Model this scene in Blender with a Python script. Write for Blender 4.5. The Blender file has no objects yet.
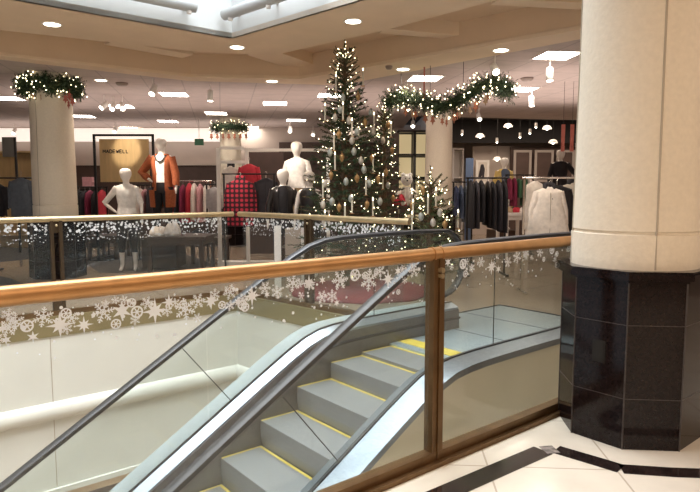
import bpy, math, random
from mathutils import Vector, Matrix
random.seed(7)
PI = math.pi
sc = bpy.context.scene
COL = sc.collection

# ------------------------------------------------------------------ camera, world, exposure
F, EYE, PITCH = 601.0, 1.36, 0.093
cam_d = bpy.data.cameras.new('camera'); cam = bpy.data.objects.new('camera', cam_d); COL.objects.link(cam)
cam_d.sensor_width = 36; cam_d.lens = 36 * F / 700; cam_d.clip_end = 100; cam_d.clip_start = 0.05
cam.location = (0, 0, EYE); cam.rotation_euler = (PI / 2 - PITCH, 0, 0)
sc.camera = cam
wd = bpy.data.worlds.new('world'); sc.world = wd; wd.use_nodes = True
wd.node_tree.nodes['Background'].inputs[0].default_value = (0.75, 0.86, 1, 1)
wd.node_tree.nodes['Background'].inputs[1].default_value = 0.6
sc.view_settings.view_transform = 'Standard'; sc.view_settings.look = 'None'
sc.view_settings.exposure = 0.38; sc.view_settings.gamma = 1
WARM = (1.0, 0.80, 0.62); COOL = (0.94, 0.965, 1.0)

def area(name, loc, sx, sy, power, col, rot=(0, 0, 0)):
    d = bpy.data.lights.new(name, 'AREA'); d.shape = 'RECTANGLE'; d.size = sx; d.size_y = sy
    d.energy = power; d.color = col
    o = bpy.data.objects.new(name, d); COL.objects.link(o); o.location = loc; o.rotation_euler = rot
    return o
# daylight through the rooflight, above the well
area('rooflight_daylight', (-1.9, 4.2, 5.25), 3.6, 7.5, 400, COOL, (0, 0, math.radians(-50))).data.spread = math.radians(95)
# mall lamps in the ceiling over the walkway where the photographer stands
# unseen fill added behind the camera to brighten the ceiling and column
area('camera_side_fill', (-1, -3.6, 1.7), 10, 2.6, 72, WARM, (math.radians(97), 0, 0))
area('right_store_lamps', (5.2, 15.9, 3.3), 5, 1.4, 90, WARM)
area('store_cove_uplight', (-6.5, 16.2, 2.3), 10, 1.0, 38, (1, .86, .78), (PI, 0, 0))
area('store_ceiling_fill', (-2.5, 12.0, 2.45), 8, 3.0, 48, (1, .84, .76), (PI, 0, 0))  # unseen upward fill, added to brighten the store ceiling
area('store_ceiling_fill_right', (3.6, 10.5, 2.45), 3.5, 4.0, 45, (1, .84, .76), (PI, 0, 0))  # second added fill, lifts the ceiling over the right of the store
area('walkway_lamps', (1.2, -0.2, 3.22), 4.5, 2.0, 50, WARM)
area('walkway_lamps_right', (5.0, 2.2, 3.22), 2.5, 2.5, 60, WARM)
area('lower_store_lamps', (0.5, 8.5, -2.1), 6, 5, 160, (1, .93, .84))
area('well_fill', (-1.5, 0.5, -1.0), 3, 1.0, 230, (1, .96, .88))  # unseen, added to brighten the well panels and escalator side

# ------------------------------------------------------------------ projection helpers (survey of the place)
def ray(x, y):
    a = (x - 350) / F; b = -(y - 246) / F; c, s = math.cos(PITCH), math.sin(PITCH)
    return a, c + b * s, -s + b * c
def FL(x, y, z=0.0):
    r = ray(x, y); t = (z - EYE) / r[2]; return (r[0] * t, r[1] * t)
def AT(x, y, Y):
    r = ray(x, y); t = Y / r[1]; return Vector((r[0] * t, Y, EYE + r[2] * t))
TH = math.radians(39.2); N0 = Vector((1.02, 5.93)); U = Vector((math.cos(TH), math.sin(TH))); W = Vector((U.y, -U.x))
def UW(u, w, z=0.0):
    p = N0 + U * u + W * w; return Vector((p.x, p.y, z))
def VP(x, y, w0):
    r = ray(x, y); t = (w0 + N0.dot(W)) / (r[0] * W.x + r[1] * W.y)
    p = Vector((r[0] * t, r[1] * t)) - N0
    return p.dot(U), EYE + r[2] * t

# ------------------------------------------------------------------ materials
MATS = {}
def mat(name, col=(.8, .8, .8), rough=.5, metal=0.0, var=0.0, scale=8.0, bump=0.0, emit=None, estr=0.0, coat=0.0, spec=0.5, stretch=None):
    if name in MATS: return MATS[name]
    m = bpy.data.materials.new(name); m.use_nodes = True; nt = m.node_tree; b = nt.nodes['Principled BSDF']
    b.inputs['Base Color'].default_value = (*col, 1); b.inputs['Roughness'].default_value = rough
    b.inputs['Metallic'].default_value = metal; b.inputs['Specular IOR Level'].default_value = spec
    b.inputs['Coat Weight'].default_value = coat
    if emit:
        b.inputs['Emission Color'].default_value = (*emit, 1); b.inputs['Emission Strength'].default_value = estr
    if var or bump:
        tc = nt.nodes.new('ShaderNodeTexCoord'); n = nt.nodes.new('ShaderNodeTexNoise'); n.inputs['Scale'].default_value = scale
        n.inputs['Detail'].default_value = 4
        mp = nt.nodes.new('ShaderNodeMapping'); nt.links.new(tc.outputs['Object'], mp.inputs[0]); nt.links.new(mp.outputs[0], n.inputs[0])
        if stretch: mp.inputs['Scale'].default_value = stretch
        if var:
            cr = nt.nodes.new('ShaderNodeValToRGB'); e = cr.color_ramp.elements
            e[0].position = .3; e[1].position = .7
            e[0].color = (*[max(0, c * (1 - var)) for c in col], 1); e[1].color = (*[min(1, c * (1 + var)) for c in col], 1)
            nt.links.new(n.outputs[0], cr.inputs[0]); nt.links.new(cr.outputs[0], b.inputs['Base Color'])
        if bump:
            bp = nt.nodes.new('ShaderNodeBump'); bp.inputs['Strength'].default_value = bump; bp.inputs['Distance'].default_value = .01
            nt.links.new(n.outputs[0], bp.inputs['Height']); nt.links.new(bp.outputs[0], b.inputs['Normal'])
    MATS[name] = m; return m
def glass_mat(name, tint, refl=1.0, haze=0.0):
    m = bpy.data.materials.new(name); m.use_nodes = True; nt = m.node_tree; nt.nodes.clear()
    out = nt.nodes.new('ShaderNodeOutputMaterial'); tr = nt.nodes.new('ShaderNodeBsdfTransparent'); gl = nt.nodes.new('ShaderNodeBsdfGlossy')
    df = nt.nodes.new('ShaderNodeBsdfDiffuse'); df.inputs[0].default_value = (.8, .85, .82, 1)
    tr.inputs[0].default_value = (*tint, 1); gl.inputs['Roughness'].default_value = 0.02
    lw = nt.nodes.new('ShaderNodeLayerWeight'); lw.inputs[0].default_value = .5      # Schlick reflectance, the same on both faces
    pw = nt.nodes.new('ShaderNodeMath'); pw.operation = 'POWER'; pw.inputs[1].default_value = 5
    ma = nt.nodes.new('ShaderNodeMath'); ma.operation = 'MULTIPLY_ADD'; ma.inputs[1].default_value = .96; ma.inputs[2].default_value = .04
    mu = nt.nodes.new('ShaderNodeMath'); mu.operation = 'MULTIPLY'; mu.inputs[1].default_value = refl
    nt.links.new(lw.outputs['Facing'], pw.inputs[0]); nt.links.new(pw.outputs[0], ma.inputs[0]); nt.links.new(ma.outputs[0], mu.inputs[0])
    m0 = nt.nodes.new('ShaderNodeMixShader'); m0.inputs[0].default_value = haze
    nt.links.new(tr.outputs[0], m0.inputs[1]); nt.links.new(df.outputs[0], m0.inputs[2])
    mx = nt.nodes.new('ShaderNodeMixShader'); nt.links.new(mu.outputs[0], mx.inputs[0])
    nt.links.new(m0.outputs[0], mx.inputs[1]); nt.links.new(gl.outputs[0], mx.inputs[2]); nt.links.new(mx.outputs[0], out.inputs[0])
    MATS[name] = m; return m
def tile_mat(name, col, grout, size, rough, rot=0.0, var=.06, mortar=.006, offset=0.0, bw=None, loc=(0, 0, 0)):
    m = bpy.data.materials.new(name); m.use_nodes = True; nt = m.node_tree; b = nt.nodes['Principled BSDF']
    tc = nt.nodes.new('ShaderNodeTexCoord'); mp = nt.nodes.new('ShaderNodeMapping'); mp.inputs['Rotation'].default_value = (0, 0, rot)
    mp.inputs['Location'].default_value = loc
    br = nt.nodes.new('ShaderNodeTexBrick'); br.offset = offset; br.squash = 1
    br.inputs['Scale'].default_value = 1; br.inputs['Brick Width'].default_value = bw or size; br.inputs['Row Height'].default_value = size
    br.inputs['Mortar Size'].default_value = mortar; br.inputs['Mortar'].default_value = (*grout, 1)
    br.inputs['Color1'].default_value = (*col, 1); br.inputs['Color2'].default_value = (*[c * (1 - var) for c in col], 1)
    no = nt.nodes.new('ShaderNodeTexNoise'); no.inputs['Scale'].default_value = 5; no.inputs['Detail'].default_value = 8
    mix = nt.nodes.new('ShaderNodeMix'); mix.data_type = 'RGBA'; mix.blend_type = 'MULTIPLY'; mix.inputs[0].default_value = .25
    nt.links.new(tc.outputs['Object'], mp.inputs[0]); nt.links.new(mp.outputs[0], br.inputs[0]); nt.links.new(tc.outputs['Object'], no.inputs[0])
    nt.links.new(br.outputs[0], mix.inputs[6]); nt.links.new(no.outputs[0], mix.inputs[7]); nt.links.new(mix.outputs[2], b.inputs['Base Color'])
    b.inputs['Roughness'].default_value = rough
    MATS[name] = m; return m

brass = mat('amber_brass', (.43, .225, .085), .36, .6, .10, 14)
brass_dark = mat('bronze', (.155, .088, .038), .38, .75, .15, 12)
brass_pale = mat('pale_brass', (.50, .40, .24), .35, .8, .1, 12)
steel = mat('brushed_steel', (.37, .41, .46), .38, .9, .08, 30, stretch=(1, 1, 8))
steel_dark = mat('dark_steel', (.17, .16, .155), .35, .7, .1, 20)
rubber = mat('handrail_rubber', (.018, .019, .021), .48, 0, 0.1, 20, spec=.5)
seat_black = mat('black_gasket', (.015, .015, .018), .4)
glass_rail = glass_mat('clear_rail_glass', (.95, .96, .95), .75, .010)
glass_esc = glass_mat('escalator_glass', (.92, .96, .95), .9, .018)
decal = mat('frosted_white_vinyl', (.72, .77, .83), .6, emit=None)
decal_far = mat('grey_white_vinyl', (.55, .55, .54), .7)
tread_m = mat('grooved_tread', (.25, .245, .245), .45, .5, .12, 60, stretch=(1, 40, 1))
yellow = mat('safety_yellow', (.56, .41, .06), .5)
deck_pale = mat('reflection_pale_steel', (.46, .50, .51), .40, .5, .05, 20)  # far outer deck only: its pale bluish reflection is put into the colour
plate_m = mat('landing_steel', (.50, .58, .62), .3, .6, .06, 40)
cream_panel = mat('cream_cladding', (.66, .64, .58), .35, 0, .03, 3)
esc_clad = mat('escalator_cladding', (.78, .73, .58), .28, .1, .04, 3)
olive = mat('olive_bronze_band', (.27, .22, .11), .38, .5, .08, 6)
ceil_tan = mat('tan_plaster', (.66, .49, .33), .8, 0, .03, 3)
ceil_band = mat('light_tan_plaster', (.76, .60, .43), .8, 0, .03, 3)
ceil_store = tile_mat('ceiling_tiles', (.58, .48, .44), (.44, .37, .34), .6, .85, math.radians(-12), .03, .012)
white_plaster = mat('white_plaster', (.76, .79, .79), .7, 0, .02, 3)
shaft_m = mat('cream_stone', (.71, .63, .51), .55, 0, .04, 40, .2)
joint_m = mat('stone_joint', (.40, .34, .26), .8)
granite = mat('black_granite', (.010, .006, .006), .09, 0, .25, 60, coat=0, spec=.25)
granite_joint = mat('granite_joint', (.04, .03, .027), .35)
floor_near = tile_mat('cream_marble', (.72, .65, .55), (.46, .39, .31), .62, .16, math.radians(4), .03, .005, loc=(.14, .2, 0))
floor_far = tile_mat('tan_marble', (.46, .36, .27), (.32, .25, .19), .6, .16, -TH, .05, .004)
black_marble = mat('black_marble', (.016, .010, .009), .10, 0, .5, 12, coat=.4)
carpet = mat('dark_carpet', (.05, .04, .036), .9, 0, .3, 60, .3)
wall_cream = mat('cream_wall', (.52, .44, .39), .7, 0, .03, 3)
wall_brown = mat('brown_wall', (.07, .04, .032), .6, 0, .15, 4)
wood_tan = mat('tan_veneer', (.60, .42, .20), .4, 0, .10, 3, stretch=(6, 6, 1))
wood_dark = mat('dark_wood', (.055, .032, .022), .35, 0, .3, 5, stretch=(1, 8, 1))
black_metal = mat('black_metal', (.02, .018, .018), .4, .5)
white_metal = mat('white_metal', (.82, .78, .74), .45)
chrome = mat('chrome', (.75, .73, .70), .15, 1.0)
mann = mat('matte_white_mannequin', (.84, .79, .74), .45)
lamp_glow = mat('warm_lamp_face', (1, .95, .85), .5, emit=(1, .88, .72), estr=9)
troff_glow = mat('troffer_diffuser', (1, .95, .88), .5, emit=(1, .90, .78), estr=16)
down_glow = mat('downlight_face', (1, .95, .85), .5, emit=(1, .90, .70), estr=6)
sky_glow = mat('rooflight_glazing', (.9, .95, 1), .5, emit=(.86, .93, 1), estr=.7)
cove_glow = mat('cove_tube', (1, .95, .9), .5, emit=(1, .90, .80), estr=.4)
bulb_glow = mat('fairy_bulb', (1, .9, .6), .5, emit=(1, .86, .55), estr=5)
needles = mat('fir_needles', (.028, .058, .024), .7, 0, .5, 9)
needles_lite = mat('pale_fir_needles', (.075, .105, .04), .7, 0, .4, 9)
bark = mat('bark', (.11, .07, .04), .9, 0, .3, 20)
red_cloth = mat('crimson_cloth', (.20, .018, .03), .8, 0, .15, 6)
black_cloth = mat('black_cloth', (.02, .017, .02), .8, 0, .3, 14)
cove_wall = mat('pale_wall', (.74, .68, .62), .7)

# ------------------------------------------------------------------ mesh builder
class MB:
    def __init__(s): s.v = []; s.f = []
    def add(s, vs, fs):
        o = len(s.v); s.v += [tuple(v) for v in vs]; s.f += [tuple(i + o for i in f) for f in fs]; return s
    def box(s, x0, x1, y0, y1, z0, z1, M=None):
        vs = [Vector((x, y, z)) for z in (z0, z1) for x, y in ((x0, y0), (x1, y0), (x1, y1), (x0, y1))]
        if M is not None: vs = [M @ v for v in vs]
        return s.add(vs, [(0, 3, 2, 1), (4, 5, 6, 7), (0, 1, 5, 4), (1, 2, 6, 5), (2, 3, 7, 6), (3, 0, 4, 7)])
    def prism(s, poly, z0, z1):
        n = len(poly)
        vs = [(p[0], p[1], z0) for p in poly] + [(p[0], p[1], z1) for p in poly]
        a = sum(poly[i][0] * poly[(i + 1) % n][1] - poly[(i + 1) % n][0] * poly[i][1] for i in range(n))
        fs = [tuple(range(n))[::-1], tuple(range(n, 2 * n))] + [(i, (i + 1) % n, n + (i + 1) % n, n + i) for i in range(n)]
        if a < 0: fs = [f[::-1] for f in fs]
        return s.add(vs, fs)
    def loft(s, rings, cap=True, closed=True):
        n = len(rings[0]); vs = [p for r in rings for p in r]; fs = []
        for k in range(len(rings) - 1):
            for i in range(n if closed else n - 1):
                j = (i + 1) % n; fs.append((k * n + i, k * n + j, (k + 1) * n + j, (k + 1) * n + i))
        if cap and closed: fs += [tuple(range(n))[::-1], tuple(range((len(rings) - 1) * n, len(rings) * n))]
        return s.add(vs, fs)
    def tube(s, pts, r, n=8, sq=None):
        pts = [Vector(p) for p in pts]; rs = r if isinstance(r, (list, tuple)) else [r] * len(pts)
        rings = []; up = None
        for i, p in enumerate(pts):
            t = (pts[min(i + 1, len(pts) - 1)] - pts[max(i - 1, 0)]); t = t.normalized() if t.length > 1e-9 else Vector((0, 0, 1))
            ref = Vector((0, 0, 1)) if abs(t.z) < .95 else Vector((1, 0, 0))
            if up is not None: ref = up if abs(up.dot(t)) < .98 else ref
            a = t.cross(ref).normalized(); b = a.cross(t).normalized(); up = b
            q = sq or (1, 1)
            rings.append([p + a * math.cos(2 * PI * k / n) * rs[i] * q[0] + b * math.sin(2 * PI * k / n) * rs[i] * q[1] for k in range(n)])
        return s.loft(rings)
    def lathe(s, prof, c=(0, 0, 0), n=24):
        return s.loft([[(c[0] + r * math.cos(2 * PI * k / n), c[1] + r * math.sin(2 * PI * k / n), c[2] + z) for k in range(n)] for r, z in prof])
    def ball(s, c, r, n=10, m=6, sz=1.0):
        return s.lathe([(max(1e-4, r * math.sin(PI * i / m)), -r * sz * math.cos(PI * i / m)) for i in range(m + 1)], c, n)
    def build(s, name, m, parent=None, smooth=False, loc=None, rz=0):
        me = bpy.data.meshes.new(name); me.from_pydata(s.v, [], s.f); me.update()
        if smooth:
            for p in me.polygons: p.use_smooth = True
        if m: me.materials.append(m)
        o = bpy.data.objects.new(name, me); COL.objects.link(o)
        if parent: o.parent = parent
        if loc: o.location = loc
        if rz: o.rotation_euler = (0, 0, rz)
        return o
def autosmooth(o, ang=35):
    me = o.data
    for p in me.polygons: p.use_smooth = True
    try: me.set_sharp_from_angle(angle=math.radians(ang))
    except Exception: pass
    return o
def tag(o, label=None, cat=None, group=None, kind=None):
    if label: o['label'] = label
    if cat: o['category'] = cat
    if group: o['group'] = group
    if kind: o['kind'] = kind
    return o
def thing(name, label, cat, loc=(0, 0, 0), rz=0, group=None):
    o = bpy.data.objects.new(name, None); COL.objects.link(o); o.empty_display_size = .1
    o.location = loc; o.rotation_euler = (0, 0, rz); return tag(o, label, cat, group)
def struct(name, mb, m, smooth=False): return tag(mb.build(name, m, None, smooth), kind='structure')
def copy_tree(o, parent=None):
    c = o.copy(); COL.objects.link(c)
    if parent: c.parent = parent
    for ch in list(o.children): copy_tree(ch, c)
    return c
ORD = ['first', 'second', 'third', 'fourth', 'fifth', 'sixth', 'seventh', 'eighth', 'ninth', 'tenth', 'eleventh', 'twelfth', 'thirteenth', 'fourteenth',
       'fifteenth', 'sixteenth', 'seventeenth', 'eighteenth', 'nineteenth', 'twentieth']
def series(objs, base, key, tail):
    """labels that tell a row of look-alikes apart by their order in the place"""
    for i, o in enumerate(sorted(objs, key=key)): o['label'] = f'{base}, {ORD[i]} {tail}'

# ------------------------------------------------------------------ floor, well, fascias
C = Vector((-1.48, 7.75)); D2 = (Vector((.534, 5.834)) - C).normalized(); Cu, Cw = (C - N0).dot(U), (C - N0).dot(W)
A = C - U * 9
tE = (-.36 - Cw) / D2.dot(W); Ept = C + D2 * tE; Eu = (Ept - N0).dot(U)
WR = 1.965                                     # centre line of the near railing
def xy(v): return (v[0], v[1])
fn = MB()
fn.prism([xy(UW(-9, WR)), xy(UW(1.32, WR)), xy(UW(1.32, 1.55)), xy(UW(4.2, 1.55)), (9, 1), (9, -4), (-9, -4), xy(UW(-9, 5))][::-1], -.21, 0)
struct('floor', fn, floor_near)
ff = MB()
ff.prism([xy(A), xy(C), xy(Ept), xy(UW(1.3, -.36)), xy(UW(1.3, 1.55)), xy(UW(4.2, 1.55)), (9, 1), (14, 1), (14, 26), (-16, 26), (-16, 2)], -.20, 0)
struct('floor_store', ff, floor_far)
# slab edge of the well: olive band, cream panels, half-round moulding
def fascia(tag_, p0, p1, z0, z1, thick, m, off=0.0, nrm=1):
    d = (p1 - p0).normalized(); n = Vector((d.y, -d.x)) * nrm
    a = p0 + n * off; b = p1 + n * off
    return struct(tag_, MB().prism([xy(a), xy(b), xy(b - n * thick), xy(a - n * thick)], z0, z1), m)
Cext = C
fascia('trim_1', A, C, -.21, .006, .05, olive, .012); fascia('trim_2', C, Ept, -.21, .006, .05, olive, .012)
fascia('wall_well_left', A, C, -1.90, -.21, .12, cream_panel, .0); fascia('wall_well_back', C, Ept + D2 * .1, -1.90, -.21, .12, cream_panel, .0)
for k in range(7):
    p = C - U * (.62 + 1.62 * k) if k else None
    if p is not None:
        n = W
        struct('trim_%d' % (10 + k), MB().prism([xy(p + n * .002), xy(p + n * .003 - U * .008), xy(p - n * .01 - U * .008), xy(p - n * .01)], -1.88, -.22), joint_m)
def halfround(name, p0, p1, z, r):
    d = (p1 - p0).normalized(); n = Vector((d.y, -d.x))
    rings = [[(p.x + n.x * r * .75 * math.cos(a), p.y + n.y * r * .75 * math.cos(a), z + r * math.sin(a)) for a in [(-PI / 2) + PI * k / 10 for k in range(11)]] for p in (p0, p1)]
    o = struct(name, MB().loft(rings), cream_panel); autosmooth(o, 50)
halfround('trim_3', A, C + U * .06, -1.03, .10); halfround('trim_4', C - D2 * .06, Ept, -1.03, .10)
struct('trim_5', MB().prism([xy(A + W * .03), xy(C + W * .03), xy(Ept), xy(Ept - W * .1), xy(C - W * .2), xy(A - W * .2)], -1.96, -1.90), cream_panel)
# lower level
struct('floor_lower', MB().box(-14, 12, -6, 18, -4.7, -4.5), floor_far)
struct('ceiling_lower', MB().prism([xy(A), xy(C), xy(Ept), xy(UW(4, -.4)), (14, 18), (-14, 18), (-14, 4)], -2.05, -1.96), ceil_tan)
struct('ceiling_lower_near', MB().prism([xy(UW(-9, WR + .05)), xy(UW(1.32, WR + .05)), xy(UW(3, 1.6)), (9, -5), (-9, -5)][::-1], -.5, -.215), cream_panel)
struct('wall_lower_back', MB().box(-14, 14, 14, 14.2, -4.5, -1.9), wall_brown)
struct('wall_lower_right', MB().prism([xy(UW(2.6, -6)), xy(UW(2.7, -6)), xy(UW(2.7, 4)), xy(UW(2.6, 4))], -4.5, -.2), cream_panel)
struct('wall_lower_near', MB().prism([xy(UW(-9, 3)), xy(UW(3, 3)), xy(UW(3, 3.1)), xy(UW(-9, 3.1))], -4.5, -.2), cream_panel)

# dark carpets of the store and the black border round the granite plinth
def carpet_poly(name, pts, z=.004):
    struct(name, MB().prism([FL(*p) for p in pts], 0, z), carpet)
carpet_poly('floor_carpet_left', [(-60, 300), (30, 287), (12, 279), (-5, 275), (0, 262), (60, 256), (80, 250), (-30, 246), (-90, 262)])
carpet_poly('floor_carpet_middle', [(84, 262), (100, 273), (170, 273), (214, 265), (196, 258), (170, 252), (110, 250)])
carpet_poly('floor_carpet_back', [(75, 247), (330, 247), (330, 235), (70, 235)])
sp = [FL(*p) for p in ((300, 563), (445, 493), (543, 450.5), (556, 449.5), (600, 462.5), (621, 469), (673, 472.5), (720, 474))]
sp[0] = (sp[1][0] - (sp[2][0] - sp[1][0]) * 6, sp[1][1] - (sp[2][1] - sp[1][1]) * 6); sp[-1] = (sp[-2][0] + 6, sp[-2][1] - .5)
def strip(name, pts, w, m, z=.0025):
    P = [Vector(p) for p in pts]; L = []; R = []
    for i, p in enumerate(P):
        d0 = (P[i] - P[i - 1]).normalized() if i else (P[1] - P[0]).normalized(); d1 = (P[i + 1] - P[i]).normalized() if i < len(P) - 1 else d0
        t = (d0 + d1).normalized(); n = Vector((-t.y, t.x)); k = 1 / max(.5, n.dot(Vector((-d0.y, d0.x))))
        L.append(p + n * w / 2 * k); R.append(p - n * w / 2 * k)
    struct(name, MB().prism([xy(v) for v in L] + [xy(v) for v in R[::-1]], 0, z), m)
strip('trim_6', sp[:3], .115, black_marble); strip('trim_7', [sp[3], sp[4], sp[5]], .105, black_marble); strip('trim_8', [sp[5], sp[6], sp[7]], .10, black_marble)
marb = mat('veined_grey_marble', (.16, .14, .13), .12, 0, .8, 25)
strip('trim_9', [sp[2], sp[3]], .09, marb, .003)

# ------------------------------------------------------------------ ceiling
S_l = C - U * 9; S_r = Vector((2.08, 4.34)); S_nl = S_r - U * 9.5
L3 = [Vector(p) for p in ((-8.2, 4.35), (-4.18, 7.38), (-2.08, 8.53), (-1.06, 8.71), (.43, 7.38), (1.477, 6.241), (5.0, 2.4))]
L2 = [Vector(p) for p in ((-8.4, 5.0), (-4.5, 8.0), (-2.45, 9.45), (-.78, 9.61), (2.51, 6.67), (5.9, 3.05))]
L1 = [Vector(p) for p in ((-8.6, 5.15), (-4.6, 8.25), (-2.58, 9.78), (-.18, 10.19), (2.675, 7.095), (6.2, 3.5))]
ZS, ZB, ZR, ZC = 3.26, 3.09, 3.44, 3.12
struct('ceiling_inner', MB().prism([xy(p) for p in L3] + [xy(S_r), xy(C), xy(S_l)], ZS, ZS + .06), ceil_band)
struct('ceiling_near', MB().prism([xy(S_nl), xy(S_r), xy(L3[-1]), (9, -1), (9, -4), (-9, -4)], ZS, ZS + .06), ceil_band)
struct('ceiling_band', MB().prism([xy(p) for p in L1] + [xy(p) for p in L2[::-1]], ZB, ZB + .05), ceil_band)
struct('ceiling_tray', MB().prism([xy(p) for p in L1] + [xy(p) for p in L3[::-1]], ZR, ZR + .05), ceil_tan)
def poly_wall(name, pts, z0, z1, m, t=.04):
    mb = MB(); n = len(pts)
    off = []
    for i, p in enumerate(pts):
        d = ((pts[min(i + 1, n - 1)] - pts[max(i - 1, 0)])).normalized(); off.append(p + Vector((-d.y, d.x)) * t)
    mb.prism([xy(p) for p in pts] + [xy(p) for p in off[::-1]], z0, z1); return struct(name, mb, m)
poly_wall('wall_tray_outer', L2, ZB + .04, ZR + .02, ceil_tan); poly_wall('wall_tray_inner', L3[::-1], ZS + .03, ZR + .02, ceil_tan)
for i, (a, b, w_) in enumerate([((386, 33), (420, 36), .22), ((500, 4), (540, 9), .22), ((113, 45), (150, 50), .3), ((262, 55), (285, 60), .5)]):
    p = Vector(FL(*a, ZS)); q = Vector(FL(b[0], b[1] + 14, ZB)); d = (q - p).normalized()
    n = Vector((-d.y, d.x)) * w_ / 2; q = p + d * (1.6 if i != 2 else 1.1); p = p - d * .05
    struct('ceiling_beam_%d' % (i + 1), MB().prism([xy(p - n), xy(q - n), xy(q + n), xy(p + n)], ZS + .02, ZR + .01), ceil_band)
store_c = MB().prism([xy(p) for p in L1] + [(9.5, 3.5), (14, 8), (14, 15.4), (5.5, 15.4), (1.5, 14.6), (1.5, 26), (-16, 26), (-16, 5.15)], ZC, ZC + .05)
struct('ceiling_store', store_c, ceil_store)
struct('ceiling_dark_zone', MB().prism([(1.5, 14.6), (5.5, 15.4), (14, 15.4), (14, 26), (1.5, 26)], ZC + .25, ZC + .3), mat('black_ceiling', (.012, .01, .011), .8))
struct('trim_20', MB().prism([(1.5, 14.6), (5.5, 15.4), (14, 15.4), (14, 15.5), (5.5, 15.5), (1.5, 14.7)], ZC, ZC + .3), mat('black_ceiling'))
struct('wall_dark_upper', MB().box(2.15, 9, 17.6, 17.7, 2.72, ZC + .27), mat('black_ceiling'))
# rooflight shaft
S_poly = [S_l, C, S_r, S_nl]
poly_wall('wall_rooflight_back', [S_l, C, S_r], ZS, 3.75, white_plaster, .05)
poly_wall('wall_rooflight_near', [S_r, S_nl], ZS, 3.75, white_plaster, .05)
up = [S_l - W * .25, C + (-W - D2.orthogonal() * 0) * .3, S_r + Vector((.2, .2))]
Cup = C + Vector((-.02, .32)); Sru = S_r + Vector((.25, .25))
struct('trim_21', MB().prism([xy(S_l), xy(C), xy(S_r), xy(Sru), xy(Cup), xy(S_l - W * .3)], 3.74, 3.78), white_plaster)
poly_wall('wall_rooflight_upper', [S_l - W * .3, Cup, Sru], 3.76, 5.4, white_plaster, .05)
poly_wall('wall_rooflight_upper_near', [Sru, S_nl], 3.75, 5.4, white_plaster, .05)
struct('window_1', MB().prism([xy(S_l - W * .4), xy(Cup + Vector((0, .1))), xy(Sru + Vector((.1, 0))), xy(S_nl + Vector((.1, -.1)))], 5.4, 5.45), sky_glow)
# outer walls
struct('wall_back', MB().box(-16, 2.2, 17.3, 17.5, 0, 3.2), wall_cream)
struct('wall_back_right', MB().box(1.4, 14, 21, 21.2, 0, 3.5), wall_cream)
struct('wall_divider', MB().box(2.0, 2.15, 15, 21, 0, 3.5), wall_cream)
struct('wall_left', MB().box(-12.2, -12, -4, 17.3, -.0, 3.5), wall_cream)
struct('wall_right', MB().box(9, 9.2, -4, 21, 0, 3.5), wall_cream)
struct('wall_near', MB().box(-12, 9, -4.2, -4, 0, 3.5), wall_cream)
struct('wall_back_dark_left', MB().box(-12, -2.0, 17.18, 17.3, 0, 2.05), wall_brown)
struct('trim_22', MB().box(-12, -3.6, 17.12, 17.28, 2.05, 2.12), wall_cream)
for i, (x0, x1) in enumerate([(-12, -3.3)]):
    struct('trim_%d' % (23 + i), MB().box(x0, x1, 17.05, 17.25, 2.72, 3.08), cove_glow)
struct('wall_back_dark_middle', MB().box(-2.0, 2.0, 17.15, 17.3, 0, 2.7), wall_brown)

# ------------------------------------------------------------------ columns
def column(name_label, c, rot, r=.33, apo=.36, top=3.12, groove=None, group=None):
    t = thing('column', name_label, 'column', (c[0], c[1], 0), rot, group)
    R = apo / math.cos(PI / 8)
    def octa(rr): return [(rr * math.cos(PI / 8 + k * PI / 4), rr * math.sin(PI / 8 + k * PI / 4)) for k in range(8)]
    MB().prism(octa(R), 0, .885).build('plinth', granite, t)
    lb = MB(); 
    for z0, z1, a in ((.885, .90, R + .015), (.90, .932, R + .042), (.932, .945, R + .03)): lb.prism(octa(a), z0, z1)
    lb.build('plinth_cap', granite, t)
    jb = MB()
    for z in (.27, .66): jb.prism(octa(R + .0012), z, z + .004)
    for k in range(8):
        x, y = octa(R)[k]; jb.tube([(x, y, 0), (x, y, .885)], .004, 6)
    jb.build('plinth_joints', granite_joint, t)
    n = 48; prof = [(r + .004, .945), (r + .004, 1.125), (r - .008, 1.13), (r - .008, 1.142), (r, 1.146), (r - .02, top)]
    sh = MB().lathe(prof, n=n).build('shaft', shaft_m, t); autosmooth(sh, 40)
    if groove is not None:
        gb = MB()
        for a in groove:
            gb.tube([((r + .0005) * math.cos(a), (r + .0005) * math.sin(a), .95), ((r - .0195) * math.cos(a), (r - .0195) * math.sin(a), top)], .006, 6)
        gb.build('shaft_joint', joint_m, t)
    return t
CR = (1.605, 3.385)
col_r = column('large cream round column on a glossy black octagonal plinth beside the railing', CR, math.radians(-5), .33, .348, 3.3,
       [math.radians(-96 + 4), math.radians(84), math.radians(174), math.radians(-6)])
ob = MB().box(-.036, .036, -.006, 0, -.06, .06); ob.box(-.027, .027, -.009, -.006, -.048, .048)
p_out = Vector((-.255, -.255))
op = ob.build('outlet_plate', mat('dark_plate', (.03, .026, .022), .25, .5), col_r); op.location = (-.246, -.246, .50); op.rotation_euler = (0, 0, math.radians(-45))
column('cream column with a lit fir wreath, behind the left railing', (-4.62, 9.45), math.radians(-4), .32, .38, 3.12, [math.radians(-103)])
column('distant cream column standing by the smaller lit tree', (1.93, 13.2), 0, .30, .36, 3.12)
column('far cream column above the red plaid shirts', (-2.95, 15.0), 0, .27, .34, 3.12)

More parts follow.
